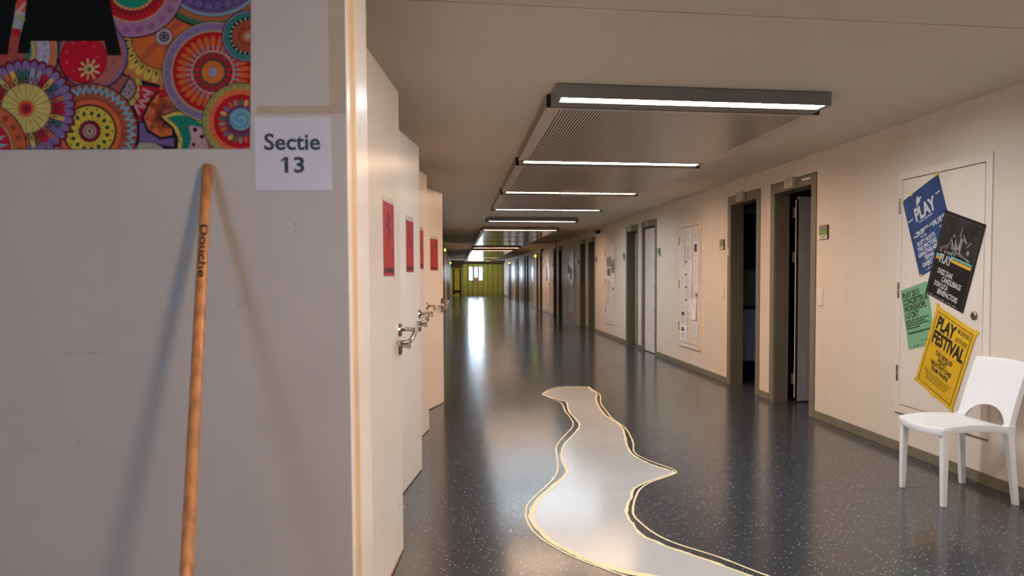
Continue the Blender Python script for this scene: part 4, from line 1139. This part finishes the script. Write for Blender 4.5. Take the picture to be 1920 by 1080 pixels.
def ribbon(name, parent, p, wf, m, z, jit=0.0):
    p = smoothp(p, 2); bm = bmesh.new(); n_ = len(p); L_ = []; R_ = []
    rnd = random.Random(len(p))
    for i in range(n_):
        a = Vector(p[max(0, i - 1)]); b_ = Vector(p[min(n_ - 1, i + 1)]); d = (b_ - a).normalized(); nr = Vector((-d.y, d.x))
        w_ = wf(i / (n_ - 1)) / 2
        c = Vector(p[i])
        l = c + nr * (w_ + rnd.uniform(-jit, jit)); r_ = c - nr * (w_ + rnd.uniform(-jit, jit))
        L_.append(bm.verts.new((l.x, l.y, z))); R_.append(bm.verts.new((r_.x, r_.y, z)))
    for i in range(n_ - 1): bm.faces.new((L_[i], R_[i], R_[i + 1], L_[i + 1]))
    return obj(name, bm, m, parent)
pr_ = empty('painted_path', (0, 0, 0))
tag(pr_, 'pale grey winding shape with cream outlines painted on the dark floor', 'floor painting')
outl = smoothp(PL[::-1], 2) + smoothp(PTi, 2) + smoothp(PR, 2)
bm = bmesh.new(); vv = [bm.verts.new((p[0], p[1], .0010)) for p in outl]
for t in tessellate_polygon([[Vector((p[0], p[1], 0)) for p in outl]]):
    try: bm.faces.new([vv[i] for i in t])
    except ValueError: pass
obj('grey_fill', bm, M_path, pr_)
ribbon('thick_outline', pr_, PL, lambda t: .014 + .017 * max(0, min(1, (t - .35) / .25)) + .022 * max(0, (t - .85) / .15), M_cream, .0018, .004)
ribbon('thin_outline', pr_, PLo, lambda t: .012, M_cream, .0020, .001)
ribbon('thin_outline', pr_, PT, lambda t: .014, M_cream, .0020, .001)
ribbon('thin_outline', pr_, PTi, lambda t: .010, M_cream, .0018, .001)
ribbon('thick_outline', pr_, PR, lambda t: .016, M_cream, .0018, .0045)
ribbon('thin_outline', pr_, PRo, lambda t: .012, M_cream, .0020, .001)
# floor sheet seams
M_seam = mat('floor_seam', (.02, .02, .022), .5)
bm = boxes((XL, XW, 10.20, 10.204, .0001, .0004), (XL, XW, 23.32, 23.34, .0001, .0004), (2.36, XW, 4.146, 4.1475, .0001, .0004), (XL, XW, 16.2, 16.206, .0001, .0004))
struct(obj('floor_seam', bm, M_seam))

# ------------------------------------------------------------------ green end of the corridor
bm = boxes((XL - .1, .86, YE, YE + .15, 0, ZC), (1.92, XW + .1, YE, YE + .15, 0, ZC), (.86, 1.92, YE, YE + .15, 0, 1.06), (.86, 1.92, YE, YE + .15, 2.09, ZC))
struct(obj('wall_end', bm, M_green))
wn = empty('window_1', (0, YE, 0)); struct(wn)
obj('window_frame', boxes((.86, .90, 0, .06, 1.06, 2.09), (1.88, 1.92, 0, .06, 1.06, 2.09), (.90, 1.88, 0, .06, 1.06, 1.10), (.90, 1.88, 0, .06, 2.05, 2.09), (1.19, 1.29, 0, .06, 1.10, 2.05), (1.53, 1.61, 0, .06, 1.10, 2.05)), M_frame, wn)
struct(obj('beam_end', boxes((XL, XW, 50.0, 50.2, 2.30, ZC)), mat('beam_dark', (.20, .20, .12), .6)))
gt = empty('end_grille', (0, 50.1, 0))
for i in range(9):
    x = .42 + i * .352
    obj('vertical_bar', boxes((x - .026, x + .026, -.015, .015, 0, 2.30)), mat('bar_brown', (.13, .12, .03), .5), gt)
for i in range(17):
    z = .04 + i * .137
    obj('horizontal_bar', boxes((.42, 3.24, -.008, .008, z - .018, z + .018)), MATS['bar_brown'], gt)
obj('grille_frame', boxes((.38, .42, -.03, .03, 0, 2.30), (3.20, 3.32, -.03, .03, 0, 2.30), (.42, 3.2, -.03, .03, 2.24, 2.30), (.42, 3.2, -.03, .03, 0, .04)), M_frame, gt)
obj('lock_box', boxes((1.20, 1.56, -.05, .03, .88, 1.32)), mat('lock_brown', (.36, .25, .14), .5), gt)
tag(gt, 'barred grille in front of the green end wall with a brown lock box', 'grille')
gd = empty('green_doorway', (0, 49.95, 0))
obj('black_frame', boxes((-.26, -.15, -.03, .03, .10, 1.95), (.22, .33, -.03, .03, .0, 1.95), (-.26, .33, -.03, .03, .27, .42)), M_black, gd)
obj('green_panel', boxes((-.15, .22, .01, .03, .0, 2.1)), M_green, gd)
obj('header', boxes((-.40, .38, -.02, .04, 1.98, 2.30)), mat('header_dark', (.10, .10, .03), .6), gd)
tag(gd, 'narrow green door panel in a black frame beside the grille', 'doorway')
